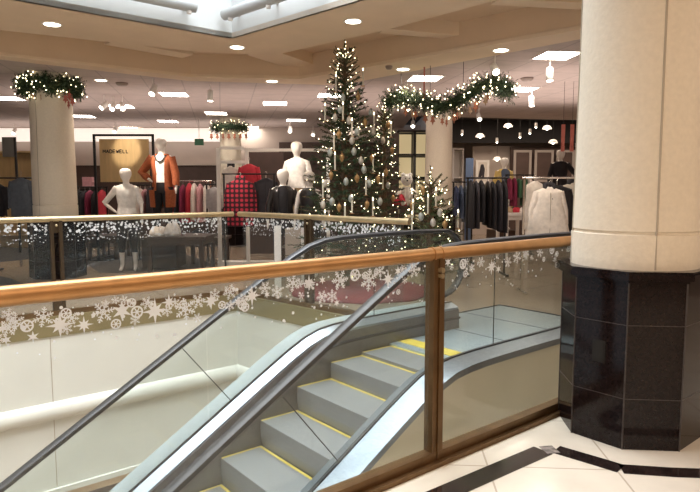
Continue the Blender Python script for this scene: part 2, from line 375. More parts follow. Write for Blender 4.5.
# ------------------------------------------------------------------ near railing with decals
def star(mb, o, ax, r, n=8, inner=.34, ph=0):
    pts = []
    for k in range(2 * n):
        rr = r if k % 2 == 0 else r * inner
        if n == 8 and k % 4 == 2: rr *= .72
        a = ph + PI * k / n; pts.append(o + ax * rr * math.cos(a) + Vector((0, 0, rr * math.sin(a))))
    c = len(mb.v); mb.add([o] + pts, [(0, i + 1, (i + 1) % (2 * n) + 1) for i in range(2 * n)])
def ringd(mb, o, ax, r0, r1, n=16):
    vs = []
    for k in range(n):
        a = 2 * PI * k / n
        for rr in (r0, r1): vs.append(o + ax * rr * math.cos(a) + Vector((0, 0, rr * math.sin(a))))
    mb.add(vs, [(2 * k, 2 * k + 1, (2 * k + 3) % (2 * n), (2 * k + 2) % (2 * n)) for k in range(n)])
def disc(mb, o, ax, r, n=10):
    mb.add([o + ax * r * math.cos(2 * PI * k / n) + Vector((0, 0, r * math.sin(2 * PI * k / n))) for k in range(n)], [tuple(range(n))])
def bar(mb, o, ax, a, r0, r1, w):
    d = ax * math.cos(a) + Vector((0, 0, math.sin(a))); n = ax * -math.sin(a) + Vector((0, 0, math.cos(a)))
    mb.add([o + d * r0 + n * w, o + d * r0 - n * w, o + d * r1 - n * w, o + d * r1 + n * w], [(0, 1, 2, 3)])
def flake(mb, o, ax, r, ph=0):
    w = r * .055
    for k in range(6):
        a = ph + k * PI / 3; bar(mb, o, ax, a, 0, r, w)
        d = ax * math.cos(a) + Vector((0, 0, math.sin(a)))
        for q in (.45, .72):
            for sgn in (-1, 1): bar(mb, o + d * r * q, ax, a + sgn * PI / 3.2, 0, r * .3, w)
        disc(mb, o + d * r, ax, w * 2, 6)
    ringd(mb, o, ax, r * .2, r * .3, 12)
def wheel(mb, o, ax, r):
    ringd(mb, o, ax, r * .72, r, 16); disc(mb, o, ax, r * .28, 8)
    for k in range(6): bar(mb, o, ax, k * PI / 3, r * .2, r * .8, r * .09)
def decals(mb, kind, o, ax, r):
    if kind == 's': star(mb, o, ax, r)
    elif kind == 't': star(mb, o, ax, r, 6, .38, PI / 6)
    elif kind == 'f': flake(mb, o, ax, r, random.random())
    elif kind == 'w': wheel(mb, o, ax, r)
    else: disc(mb, o, ax, r)
ZR0 = 1.05
PU = (Vector((.432, 2.937)) - N0).dot(U) - .035
AXU = Vector((U.x, U.y, 0))
def tubeuw(u0, u1, w, z, r, n=16): return MB().tube([UW(u0, w, z), UW(u1, w, z)], r, n)
rail = thing('glass_railing', 'nearest glass railing with amber brass handrail, brown post and white snowflake stickers', 'railing', UW(PU, WR, 0))
def rel(o, root): o.location = -root.location; return o
def rpart(mb, name, m, root, smooth=False, par=None):
    o = mb.build(name, m, par or root)
    if par is None: o.location = -root.location
    if smooth: autosmooth(o, 40)
    return o
rpart(tubeuw(-5.4, PU - .03, WR, ZR0, .0315, 24), 'handrail', brass, rail, True)
rpart(tubeuw(PU + .03, .9, WR, ZR0, .0315, 24), 'handrail', brass, rail, True)
def post(root, u, w, b=None, axis=U, wd_=.076, h=ZR0, m=brass_dark):
    nn = Vector((axis.y, -axis.x)); o = N0 + U * u + W * w
    M = Matrix(((axis.x, nn.x, 0, o.x), (axis.y, nn.y, 0, o.y), (0, 0, 1, 0), (0, 0, 0, 1)))
    mb = MB(); mb.box(-wd_ / 2, -.004, -.028, .028, 0, h - .02, M); mb.box(.004, wd_ / 2, -.028, .028, 0, h - .02, M); mb.box(-.006, .006, -.028, .036, 0, h - .02, M)
    rpart(mb, 'post', m, root)
    return M
M = post(rail, PU, WR)
cb = MB()
for s in (-1, 1): cb.tube([M @ Vector((s * .034, 0, ZR0)), M @ Vector((s * .022, 0, ZR0))], .037, 20)
cb.tube([M @ Vector((-.03, 0, ZR0)), M @ Vector((.03, 0, ZR0))], .0335, 20)
rpart(cb, 'collar', brass, rail, True)
bl = MB(); bl.tube([M @ Vector((0.0, .028, ZR0 - .075)), M @ Vector((0.0, .052, ZR0 - .075))], .013, 14); bl.tube([M @ Vector((0.0, .028, ZR0 - .103)), M @ Vector((0.0, .05, ZR0 - .103))], .012, 14)
rpart(bl, 'bolt', brass_pale, rail, True)
post(rail, -5.3, WR); post(rail, .88, WR)
sb = MB()
for (w0, w1, z0, z1) in ((-.05, .06, 0, .024), (-.03, .03, .024, .066)):
    sb.prism([xy(UW(-5.5, WR + w0)), xy(UW(.95, WR + w0)), xy(UW(.95, WR + w1)), xy(UW(-5.5, WR + w1))], z0, z1)
rpart(sb, 'base_shoe', brass_dark, rail)
GW = WR
def glass_panel(root, u0, u1, w, z0, z1, m, t=.012):
    return rpart(MB().prism([xy(UW(u0, w - t / 2)), xy(UW(u1, w - t / 2)), xy(UW(u1, w + t / 2)), xy(UW(u0, w + t / 2))], z0, z1), 'glass_panel', m, root)
g1 = glass_panel(rail, -5.25, PU - .046, GW, .05, ZR0 - .028, glass_rail)
g2 = glass_panel(rail, PU + .046, .83, GW, .05, ZR0 - .028, glass_rail)
near1 = [(60, 325, 's', 13), (84, 325, 's', 9), (27, 326, 'w', 6), (33, 337, 't', 6), (43, 317, 'f', 9), (103, 312, 'f', 10), (116, 324, 'w', 5), (122, 311, 't', 10), (137, 312, 'w', 6),
         (155, 311, 's', 13), (169, 302, 's', 8), (185, 309, 'f', 10), (198, 301, 'f', 7), (211, 301, 's', 9), (238, 302, 's', 6), (252, 296, 's', 10), (277, 292, 'f', 6), (293, 283, 'f', 8),
         (309, 283, 's', 8), (322, 297, 'f', 6), (332, 296, 'f', 6), (340, 280, 'f', 9), (355, 275, 'w', 6), (369, 280, 'f', 10), (388, 279, 's', 9), (398, 271, 't', 5), (414, 270, 'f', 7),
         (8, 328, 'f', 8), (15, 322, 'f', 8), (-12, 332, 's', 12), (72, 318, 'f', 6), (6, 340, 't', 5), (147, 303, 'f', 6), (230, 292, 'f', 7), (222, 305, 'w', 4), (380, 271, 'f', 6), (265, 288, 'f', 6)]
near2 = [(463, 264, 'w', 5), (481, 262, 'f', 5), (491.5, 267, 's', 8), (498.5, 269, 't', 4), (517, 257, 'f', 6), (526, 253.5, 'f', 5), (508, 262, 'f', 5), (448, 262, 't', 5), (472, 268, 'f', 4), (540, 252, 'f', 5), (552, 250, 'w', 4)]
def add_decals(panel, lst, u0, u1, w, ndots, npale):
    mb = MB(); wz = w + .009
    def P(x, y): 
        u_, z_ = VP(x, y, wz); return u_, UW(u_, wz, z_)
    for x, y, k, r in lst:
        u_, p = P(x, y)
        if not u0 + .03 < u_ < u1 - .03: continue
        d = p.y * math.cos(PITCH) + (EYE - p.z) * math.sin(PITCH); decals(mb, k, p, AXU, r * d / F * 1.05)
    for i in range(npale):
        u_ = random.uniform(u0 + .04, u1 - .04); z_ = 1.005 - abs(random.gauss(0, .045)); decals(mb, random.choice('ftwf'), UW(u_, wz + .001 + i * 1e-5, z_), AXU, random.uniform(.012, .02))
    for i in range(ndots):
        u_ = random.uniform(u0 + .04, u1 - .04); z_ = 1.0 - random.random() ** 1.6 * .17; disc(mb, UW(u_, wz + .0005 + i * 1e-5, z_), AXU, random.uniform(.002, .0065))
    o = mb.build('snowflake_sticker', decal, panel); return o
add_decals(g1, near1, -5.25, PU - .046, GW, 240, 46); add_decals(g2, near2, PU + .046, .83, GW, 150, 55)

# ------------------------------------------------------------------ escalator
KN, SL = -1.70, .60
def prof(u, h, d=.18):
    x = u - KN; return h + SL * (x - math.sqrt(x * x + d * d)) / 2
WE = 1.30
HH, HD = 1.005, .245
esc = thing('escalator', 'descending escalator with glass sides, black handrails and yellow-edged grey steps', 'escalator', UW(-.9, WE / 2, 0))
def us(a, b, n): return [a + (b - a) * k / n for k in range(n + 1)]
UEND = -8.7
def sweep(us_, sect, h, d=.18):   # sect: list of (w, dz)
    return MB().loft([[UW(u_, w_, prof(u_, h, d) + dz) for w_, dz in sect] for u_ in us_])
uu = us(UEND, -3.0, 6)[:-1] + us(-3.0, -.6, 16)
def handrail(w0, side):
    HH = 1.005 if side < 0 else 1.04
    pts = [(u_, prof(u_, HH - .03)) for u_ in us(UEND, -3, 5)[:-1] + us(-3.0, -.5, 16)]
    ue, r = (-.17 if side < 0 else .38), .325; zc = prof(-.2, HH - .03) - r
    for k in range(1, 15):
        a = PI / 2 - PI * 1.02 * k / 14; pts.append((ue + r * math.cos(a) * 1.0, zc + r * math.sin(a)))
    pts.append((ue - .14, .30)) ; 
    mb = MB(); rings = []
    for i, (u_, z_) in enumerate(pts):
        a = pts[min(i + 1, len(pts) - 1)]; b = pts[max(i - 1, 0)]
        tx, tz = a[0] - b[0], a[1] - b[1]; l = math.hypot(tx, tz); nx, nz = -tz / l, tx / l
        sec = [(-.040, -.012), (-.036, .010), (-.022, .018), (.022, .018), (.036, .010), (.040, -.012), (.030, -.018), (-.030, -.018)]
        rings.append([UW(u_ + nx * q, w0 + ww, z_ + nz * q) for ww, q in sec])
    mb.loft(rings)
    return rpart(mb, 'handrail', rubber, esc, True)
h_far = handrail(0, -1); h_near = handrail(WE, 1)
h_far['label'] = 'handrail on the far side'; h_near['label'] = 'handrail on the near side'
# guide track under the handrail
def glass_side(w0):
    joints = [-8.6, -6.5, -4.4, -2.65, -1.04, None]
    for a, b in zip(joints[:-1], joints[1:]):
        if b is not None:
            us_ = us(a + .004, b - .004, 10); top = [(u_, prof(u_, HH - .055)) for u_ in us_]; bot = [(u_, prof(u_, HD - .02)) for u_ in us_]
        else:
            top = [(u_, prof(u_, HH - .055)) for u_ in us(a + .004, -.14 if w0 < .5 else .36, 4)]; r = .30; zc = top[-1][1] - r
            top += [((-.14 if w0 < .5 else .36) + r * math.sin(PI * k / 12), zc + r * math.cos(PI * k / 12)) for k in range(1, 12)]
            bot = [(a + .004, HD - .02), (-.25 if w0 < .5 else .25, HD - .02)]
        mb = MB(); poly = top + bot[::-1]; n = len(poly)
        for w_ in (w0 - .006, w0 + .006): mb.v += [tuple(UW(u_, w_, z_)) for u_, z_ in poly]
        mb.f += [tuple(range(n)), tuple(range(n, 2 * n))[::-1]] + [(i, (i + 1) % n + 0, n + (i + 1) % n, n + i) for i in range(n)]
        rpart(mb, 'glass_panel', glass_esc, esc)
        if a > -8.5:
            sl = .52 if a < KN else 0; zt = prof(a - .19 * (sl > 0), HH - .06); zb = prof(a + .19 * (sl > 0), HD)
            rpart(MB().tube([UW(a + .19 * (sl > 0), w0, zb), UW(a - .19 * (sl > 0), w0, zt)], .0035, 6), 'panel_seam', seat_black, esc)
glass_side(0); glass_side(WE)
ud = us(UEND, -3.0, 6)[:-1] + us(-3.0, -.6, 16) + [-.3, -.02]
for s, w0 in ((1, 0.0), (-1, WE)):
    ud = us(UEND, -3.0, 6)[:-1] + us(-3.0, -.6, 16) + ([-.3, -.02] if s > 0 else [.0, .45])
    a = rpart(sweep(ud, [(w0 - s * .012, .012), (w0 + s * .012, .012), (w0 + s * .012, -.05), (w0 - s * .012, -.05)], HD), 'glass_seat', seat_black, esc, True)
    # inner deck, gently sloped towards the steps
    rpart(sweep(ud, [(w0 + s * .012, .005), (w0 + s * .10, -.03), (w0 + s * .10, -.055), (w0 + s * .012, -.055)], HD), 'inner_deck', steel, esc, True)
    # outer deck
    od = .19 if s < 0 else .2
    rpart(sweep(ud, [(w0 - s * .012, .005), (w0 - s * od, .0), (w0 - s * od, -.045), (w0 - s * .012, -.045)], HD), 'outer_deck', steel if s < 0 else deck_pale, esc, True)
    # skirt
    rpart(sweep(ud, [(w0 + s * .088, -.05), (w0 + s * .108, -.05), (w0 + s * .122, -.52), (w0 + s * .088, -.52)], HD), 'skirt_panel', steel_dark, esc)
    # outside cladding
    ow = w0 - s * (od - .012)
    rings = [[UW(u_, ow, prof(u_, HD) - .04), UW(u_, ow - s * -.03, prof(u_, HD) - .04), UW(u_, ow - s * -.03, prof(u_, HD) - 1.12), UW(u_, ow, prof(u_, HD) - 1.12)] for u_ in ud]
    rpart(MB().loft(rings), 'side_cladding', esc_clad, esc)
    if s < 0: rpart(MB().prism([xy(UW(.45, ow)), xy(UW(1.25, ow)), xy(UW(1.25, ow - .03)), xy(UW(.45, ow - .03))], -.9, -.002), 'side_cladding', esc_clad, esc)
    # brush guard line on the skirt
    rpart(sweep(ud, [(w0 + s * .108, -.12), (w0 + s * .13, -.125), (w0 + s * .13, -.14), (w0 + s * .108, -.145)], HD), 'brush_guard', seat_black, esc)
rpart(sweep(ud, [(-.16, -1.1), (WE + .16, -1.1), (WE + .16, -1.14), (-.16, -1.14)], HD), 'underside', esc_clad, esc)
# landing
rpart(MB().prism([xy(UW(-.72, .10)), xy(UW(1.25, .10)), xy(UW(1.25, WE - .1)), xy(UW(-.72, WE - .1))], .0, .006), 'landing_plate', plate_m, esc)
for w0, w1 in ((-.35, .10), (WE - .1, WE + .2)):
    rpart(MB().prism([xy(UW(-.1, w0)), xy(UW(1.25, w0)), xy(UW(1.25, w1)), xy(UW(-.1, w1))], .0, .006), 'landing_plate', plate_m, esc)
rpart(MB().prism([xy(UW(-.86, .12)), xy(UW(-.71, .12)), xy(UW(-.71, WE - .12)), xy(UW(-.86, WE - .12))], -.02, .010), 'comb_plate', yellow, esc)
tr = MB(); tr.prism([xy(UW(-.1, -.38)), xy(UW(1.28, -.38)), xy(UW(1.28, -.355)), xy(UW(-.1, -.355))], 0, .012)
tr.prism([xy(UW(1.25, -.38)), xy(UW(1.28, -.38)), xy(UW(1.28, WE + .2)), xy(UW(1.25, WE + .2))], 0, .012)
rpart(tr, 'frame_edge', seat_black, esc)
rpart(MB().prism([xy(UW(-.96, .12)), xy(UW(-.86, .12)), xy(UW(-.86, WE - .12)), xy(UW(-.96, WE - .12))], -.02, .006), 'comb_teeth', plate_m, esc)
# seams of the landing plate
for u_ in (-.1, .6):
    rpart(MB().prism([xy(UW(u_, -.35)), xy(UW(u_ + .008, -.35)), xy(UW(u_ + .008, WE + .15)), xy(UW(u_, WE + .15))], .006, .0075), 'plate_seam', seat_black, esc)
# steps
TR = .333
def make_step():
    w0, w1 = .135, WE - .135
    mb = MB(); prf = [(0, 0), (TR, 0), (TR, -.05)] + [(TR * .35, -.30)] + [(.03, -.26), (.012, -.20), (-.002, -.12), (-.004, -.05)]
    n = len(prf)
    for w_ in (w0, w1): mb.v += [tuple((U * u_ + W * w_).to_3d() + Vector((0, 0, z_))) for u_, z_ in prf]
    mb.f += [tuple(range(n)), tuple(range(n, 2 * n))[::-1]] + [(i, (i + 1) % n, n + (i + 1) % n, n + i) for i in range(n)]
    st = mb.build('step', tread_m, esc)
    def q(u0, u1, a, b, z0, z1): return MB().prism([xy(U * u0 + W * a), xy(U * u1 + W * a), xy(U * u1 + W * b), xy(U * u0 + W * b)], z0, z1)
    nb = q(TR - .022, TR, w0, w1, .0, .002); nb.prism([xy(U * 0 + W * w0), xy(U * TR + W * w0), xy(U * TR + W * (w0 + .016)), xy(U * 0 + W * (w0 + .016))], 0, .002)
    nb.prism([xy(U * 0 + W * (w1 - .016)), xy(U * TR + W * (w1 - .016)), xy(U * TR + W * w1), xy(U * 0 + W * w1)], 0, .002)
    nb.build('edge_stripe', yellow, st)
    return st
st0 = make_step()
for k in range(20):
    uf = -.96 - TR * (k + 1); z = prof(uf, 0, .2)
    z = min(z, -.0)
    o = st0 if k == 0 else copy_tree(st0, esc)
    p = N0 + U * uf; o.location = Vector((p.x, p.y, z)) - esc.location

# ------------------------------------------------------------------ far railing
def far_rail(name, label, p0, p1, posts, caps):
    d = (p1 - p0).normalized(); n = Vector((d.y, -d.x)); off = -n * .06
    a, b = p0 + off, p1 + off
    t = thing(name, label, 'railing', (a.x, a.y, 0))
    def rp(mb, nm, m, sm=False):
        o = mb.build(nm, m, t); o.location = -t.location
        if sm: autosmooth(o, 40)
        return o
    rp(MB().tube([(a.x, a.y, ZR0), (b.x, b.y, ZR0)], .032, 16), 'handrail', brass_pale, True)
    L = (b - a).length
    for s in posts:
        o = a + d * s; Mx = Matrix(((d.x, n.x, 0, o.x), (d.y, n.y, 0, o.y), (0, 0, 1, 0), (0, 0, 0, 1)))
        mb = MB(); mb.box(-.062, -.028, -.025, .025, 0, ZR0 - .02, Mx); mb.box(.028, .062, -.025, .025, 0, ZR0 - .02, Mx); mb.box(-.03, .03, -.008, .008, .0, .2, Mx); mb.box(-.03, .03, -.008, .008, ZR0 - .15, ZR0 - .02, Mx)
        rp(mb, 'post', mat('dark_bronze', (.07, .045, .025), .4, .6))
        bb = MB(); bb.ball((o.x + n.x * .03, o.y + n.y * .03, ZR0 - .07), .014); rp(bb, 'bolt', brass_pale, True)
    ps = sorted([0.02] + list(posts) + [L - .02])
    rp(MB().prism([xy(a - n * .03), xy(b - n * .03), xy(b + n * .03), xy(a + n * .03)], 0, .06), 'base_shoe', brass_dark)
    for s0, s1 in zip(ps[:-1], ps[1:]):
        if s1 - s0 < .2: continue
        q0, q1 = a + d * (s0 + .06), a + d * (s1 - .06)
        g = rp(MB().prism([xy(q0 - n * .006), xy(q1 - n * .006), xy(q1 + n * .006), xy(q0 + n * .006)], .05, ZR0 - .03), 'glass_panel', glass_rail)
        mb = MB(); ax = Vector((d.x, d.y, 0)); Lg = (q1 - q0).length
        for i in range(int(Lg * 190)):
            s = random.uniform(.03, Lg - .03); z = ZR0 - .05 - random.random() ** 1.3 * .2; p = q0 + d * s + n * (.009 + i * 2e-6); r = random.uniform(.004, .008)
            decals(mb, random.choice('ddwtd'), Vector((p.x, p.y, z)), ax, r * (1.9 if z > .9 else 1))
        sk = mb.build('snowflake_sticker', decal_far, g)
    return t
sF1 = (Vector((-3.132, 6.414)) - (A)).dot(U)
far_rail('glass_railing', 'long glass railing with pale brass handrail across the well, on the left', A, C, [sF1, sF1 - 3.6], 0)
sF2 = (Vector((-.478, 6.86)) - C).dot(D2)
far_rail('glass_railing', 'short glass railing across the well in front of the tall tree', C, Ept + D2 * .14, [sF2], 0)

# ------------------------------------------------------------------ ceiling fixtures
def ceil_pt(x, y, z): return FL(x, y, z)
tro = []
def troffer(p):
    t = thing('ceiling_light', '', 'ceiling light', (p[0], p[1], ZC), .12, 'square light panels in the store ceiling')
    fr = MB()
    for a in ((-.30, .30, -.30, -.27), (-.30, .30, .27, .30), (-.30, -.27, -.27, .27), (.27, .30, -.27, .27)): fr.box(*a, -.012, 0)
    fr.build('frame', white_metal, t); MB().box(-.27, .27, -.27, .27, -.008, -.002).build('diffuser', troff_glow, t); return t
for px, py in [(8, 98), (83, 116), (121, 106), (174, 94), (168, 121), (130, 128), (216, 113), (202, 131), (165, 136), (275, 103), (296, 120), (331, 95), (425, 78), (557, 55), (521, 89),
               (60, 134), (250, 127), (345, 128)]:
    p = ceil_pt(px, py, ZC); t = troffer(p) if not tro else copy_tree(tro[0]); t.location = (p[0], p[1], ZC); t.scale = (.86, .86, 1); tro.append(t)
series(tro, 'square lit panel in the store ceiling', lambda o: o.location.x / o.location.y, 'from the left in the photo')
# the panels out of view over the aisle, so that the floor in view is lit
dls = []
def downlight(p, z):
    t = thing('downlight', '', 'downlight', (p[0], p[1], z), 0, 'round recessed downlights')
    MB().lathe([(.085, -.006), (.085, 0), (.11, 0), (.11, -.008), (.085, -.006)]).build('trim_ring', white_metal, t)
    MB().lathe([(.0001, -.010), (.086, -.010), (.086, -.007), (.0001, -.007)]).build('lamp', down_glow, t); return t
for px, py, z in [(52, 24, ZS), (237, 47, ZS), (353, 21, ZS), (501, 50, ZB), (403, 69, ZB), (272, 81, ZB), (101, 80, ZC)]:
    p = ceil_pt(px, py, z); t = downlight(p, z) if not dls else copy_tree(dls[0]); t.location = (p[0], p[1], z); dls.append(t)
    if z < ZC + 1:
        d = bpy.data.lights.new('downlight_beam', 'SPOT'); d.energy = 40; d.color = WARM; d.spot_size = 1.9; d.spot_blend = .8; d.shadow_soft_size = .08
        o = bpy.data.objects.new('downlight_beam', d); COL.objects.link(o); o.location = (p[0], p[1], z - .03)
series(dls, 'round recessed downlight in the tan ceiling', lambda o: o.location.x / o.location.y, 'from the left in the photo')
spots = []
def track_light(p, z, tilt, rz):
    t = thing('spotlight', '', 'spotlight', (p[0], p[1], z), rz, 'white track spotlights')
    MB().tube([(0, 0, 0), (0, 0, -.12)], .01, 8).build('stem', white_metal, t)
    can = MB().lathe([(.0001, .09), (.042, .09), (.048, .08), (.050, -.09), (.044, -.09), (.040, -.07), (.0001, -.07)], n=16).build('lamp_housing', white_metal, t, True)
    can.location = (0, 0, -.19); can.rotation_euler = (tilt, 0, 0)
    MB().lathe([(.0001, -.094), (.043, -.094), (.043, -.088), (.0001, -.088)], n=16).build('lens', lamp_glow, can)
    return t
for px, py, tilt, rz in [(153, 78, .7, 3.0), (104, 95, .9, 2.6), (113, 96, .8, 3.1), (122, 96, .9, 3.6), (210, 84, .1, 0), (290, 122, .8, 3.2), (279, 129, .8, 2.9), (313, 126, .8, 3.2),
                         (115, 122, .8, 3.1), (14, 124, .8, 3.2), (495, 54, .9, 3.2), (550, 60, .15, 0), (532, 90, .15, 1), (413, 116, .8, 3), (479, 108, .8, 3.2), (199, 132, .8, 3.1), (62, 126, .8, 3)]:
    p = ceil_pt(px, py, ZC); t = track_light(p, ZC, tilt, rz); t.rotation_euler.z = 0 if rz < 1.5 else rz - PI; [c for c in t.children if c.name.startswith('lamp_housing')][0].rotation_euler = (-tilt, 0, 0)
    spots.append(t)
series(spots, 'small white spotlight under the store ceiling', lambda o: o.location.x / o.location.y, 'from the left in the photo')
# track on which the left group hangs, smoke detectors and vents
def disc_thing(name, label, cat, p, z, r, m, grp=None):
    o = MB().lathe([(.0001, 0), (r, 0), (r, -.02), (r * .7, -.045), (.0001, -.045)], n=20).build(name, m, None, True); o.location = (p[0], p[1], z); return tag(o, label, cat, grp)
for i, (px, py, lab) in enumerate([(389, 66, 'small dark smoke detector on the light soffit band above the tall tree'), (527, 78, 'round speaker grille in the ceiling tiles left of the big column'),
                            (122, 83, 'round speaker grille in the ceiling right of the fir wreath')]):
    disc_thing('smoke_detector' if i == 0 else 'ceiling_speaker', lab, 'detector' if i == 0 else 'speaker', ceil_pt(px, py, ZB if i == 0 else ZC), ZB if i == 0 else ZC, .05 if i == 0 else .1, mat('grey_plastic', (.3, .24, .21), .6))
# tubular blind housings along the rooflight fascia
def roller(label, p0, p1, z, offn):
    d = (p1 - p0).normalized(); n = Vector((d.y, -d.x)); a, b = p0 + n * offn, p1 + n * offn
    t = thing('tube_lamp', label, 'lamp', (a.x, a.y, z))
    ax = [Vector((0, 0, 0)), Vector((b.x - a.x, b.y - a.y, 0))]
    autosmooth(MB().tube(ax, .065, 20).build('tube', mat('grey_tube', (.46, .47, .47), .5), t), 40)
    L = (b - a).length
    for s in (.12, L * .5, L - .08):
        q = d * s; mb = MB().tube([(q.x, q.y, 0), (q.x - n.x * offn * .95, q.y - n.y * offn * .95, 0)], .022, 10)
        mb.lathe([(.0001, -.09), (.03, -.09), (.03, .02), (.0001, .02)], (q.x, q.y, 0), 10); mb.build('bracket', white_metal, t)
    return t
roller('long white tube lamp on the left fascia of the rooflight', C - U * 4.2, C - U * .55, 3.50, .14)
roller('white tube lamp on the right fascia of the rooflight', C + D2 * .05 + Vector((0, 0)), C + D2 * 1.75, 3.50, .14)

# ------------------------------------------------------------------ fir foliage, wreaths, trees
def needle_spray(mb, p0, p1, L, n, w=.006):
    p0, p1 = Vector(p0), Vector(p1); t = (p1 - p0).normalized()
    for i in range(n):
        f = i / n; p = p0.lerp(p1, f); r = Vector((random.gauss(0, 1), random.gauss(0, 1), random.gauss(0, 1)))
        r = (r - t * r.dot(t)).normalized(); d = (r + t * .8).normalized(); s = d.cross(t).normalized() * w; l = L * random.uniform(.7, 1.15) * (1 - .35 * f)
        mb.add([p - s, p + s, p + d * l], [(0, 1, 2)])
bulb_me = None
def bulbs(root, pts, r=.013, cap=100):
    """fairy lights of a tree or wreath: the 100 nearest as parts, the rest as one stuff part"""
    global bulb_me
    pts = sorted(pts, key=lambda p: (root.matrix_basis @ Vector(p)).y)
    if bulb_me is None:
        o = MB().ball((0, 0, 0), .013, 6, 4).build('light_bulb', bulb_glow, root); bulb_me = o.data; o.location = pts[0]; rest = pts[1:cap]
    else: rest = pts[:cap]
    for p in rest:
        o = bpy.data.objects.new('light_bulb', bulb_me); COL.objects.link(o); o.parent = root; o.location = p; o.scale = (r / .013,) * 3
    if len(pts) > cap:
        mb = MB()
        for p in pts[cap:]: mb.ball(p, r, 5, 3)
        tag(mb.build('light_bulb', bulb_glow, root), kind='stuff')
def fir_tree(label, cat, loc, H, R, nb, nl, zlow=.25, m=needles, pw=.85, sparse_top=True, tw=3):
    t = thing('christmas_tree', label, cat, loc); t.location = loc
    MB().tube([(0, 0, 0), (0, 0, H * .5), (0, 0, H - .12)], [.07, .045, .012], 10).build('trunk', bark, t)
    fo = MB(); br = MB(); tips = []
    fo_l = MB()
    for i in range(nb):
        f = (i + .5) / nb; f = f ** .8; z = zlow + (H - .22 - zlow) * f; L = R * (1 - (z - zlow) / (H - zlow)) ** pw * random.uniform(.82, 1.08) + .06
        a = i * 2.39996 + random.uniform(-.2, .2); droop = random.uniform(-.12, .18) + .45 * f + (.25 if f > .88 else 0); L *= 1 + (1.1 * (f - .8) if f > .8 else 0)
        d = Vector((math.cos(a), math.sin(a), droop)).normalized(); p0 = Vector((0, 0, z)); p1 = p0 + d * L
        br.tube([p0, p1], [.009, .004], 4)
        N = max(14, int(L * (75 if f < .9 else 95))); needle_spray(fo if i % 4 else fo_l, p0.lerp(p1, .15), p1, .065, N)
        for k in range(tw if f < .86 else 0):
            g = random.uniform(.3, .9); q = p0.lerp(p1, g); sd = 1 if k % 2 else -1
            e = (d + Vector((-d.y, d.x, random.uniform(-.2, .25))) * sd * .9).normalized(); q1 = q + e * L * (1.05 - g) * .7
            needle_spray(fo, q, q1, .06, max(8, int((q1 - q).length * 90)))
        tips.append((p0, p1))
    needle_spray(fo, (0, 0, H - .5), (0, 0, H), .06, 60); br.tube([(0, 0, H - .3), (0, 0, H)], [.008, .003], 5)
    br.build('branches', bark, t); fo.build('foliage', m, t); fo_l.build('foliage', needles_lite, t)
    pts = []
    for i in range(nl):
        p0, p1 = random.choice(tips); q = p0.lerp(p1, random.uniform(.4, .97)); q.z += random.uniform(-.02, .03)
        pts.append(q)
    for k in range(max(4, nl // 40)): pts.append(Vector((random.uniform(-.02, .02), -.02, H - .03 - k * .05)))
    bulbs(t, pts, .0078)
    return t, tips
T1 = Vector((-.07, 8.1, 0)); HT = 1.36 + (190 - 41) * 8.1 / 601
tall, tips1 = fir_tree('tall narrow Christmas tree with fairy lights, candles and pale ornaments', 'Christmas tree', T1, HT, .74, 250, 250)
T2 = Vector((.52, 9.2, 0)); slim, tips2 = fir_tree('slim lit Christmas tree standing just right of the tall tree', 'Christmas tree', T2, 1.36 + 90 * 9.2 / 601, .42, 110, 170)
T3 = Vector((.98, 7.35, 0)); small, tips3 = fir_tree('short sparse Christmas tree behind the escalator handrail, below the round column', 'Christmas tree', T3, 1.36 + 24 * 7.35 / 601, .52, 75, 110, .3, needles_lite, .8, True, 2)
# red cloth on the floor round the trees
cl = MB(); n_ = 40
ring = [Vector((math.cos(2 * PI * k / n_), math.sin(2 * PI * k / n_))) for k in range(n_)]
ctr = Vector((.15, 8.05))
def skirt_r(k): return .96 + .03 * math.sin(k * 1.7)
cl.loft([[(ctr.x + v.x * skirt_r(i) * q, ctr.y + v.y * skirt_r(i) * q, z) for i, v in enumerate(ring)] for q, z in ((1, 0), (1.0, .02), (.8, .04 ), (.3, .06), (.02, .07))])
# (the trunks pass through it)
tag(cl.build('tree_skirt', red_cloth, None, True), 'crimson cloth spread on the floor under the tall Christmas tree', 'tree skirt')

orn_mats = [mat('frosted_ornament', (.36, .38, .35), .35, .2), mat('gold_ornament', (.36, .22, .09), .35, .5), mat('pearl_ornament', (.46, .42, .36), .3, .1)]
wax = mat('ivory_wax', (.6, .55, .44), .5); 
protos = {}
def ornament(kind, loc):
    key = kind
    if key in protos:
        o = copy_tree(protos[key]); o.location = loc; return o
    m = orn_mats[kind]
    t = thing('tree_ornament', '', 'ornament', loc, 0, 'egg-shaped ornaments on the trees'); t.scale = (.8, .8, .8)
    s = [(.0001, -.075), (.02, -.066), (.035, -.045), (.042, -.015), (.038, .015), (.024, .042), (.010, .055), (.0001, .056)] if kind != 1 else [(.0001, -.085), (.014, -.07), (.034, -.03), (.040, 0), (.034, .026), (.018, .045), (.0001, .05)]
    autosmooth(MB().lathe(s, n=14).build('body', m, t), 60)
    MB().lathe([(.0001, .05), (.009, .05), (.009, .066), (.0001, .066)], n=8).build('cap', brass, t)
    MB().tube([(0, 0, .066), (0, 0, .10)], .0015, 4).build('hanger_loop', brass, t)
    protos[key] = t; return t
def candle(loc):
    if 'c' in protos:
        o = copy_tree(protos['c']); o.location = loc; return o
    t = thing('tree_candle', '', 'candle', loc, 0, 'white stick candles clipped to the trees')
    MB().tube([(0, 0, 0), (0, 0, .19)], .011, 10).build('wax_stick', wax, t)
    MB().lathe([(.0001, 0), (.028, 0), (.03, .008), (.012, .01), (.0001, .01)], (0, 0, -.01), 10).build('clip_dish', brass, t)
    MB().lathe([(.0001, 0), (.009, .012), (.006, .03), (.0001, .045)], (0, 0, .19), 8).build('flame_bulb', bulb_glow, t)
    protos['c'] = t; return t
orns = {0: [], 1: [], 2: []}; cands = []
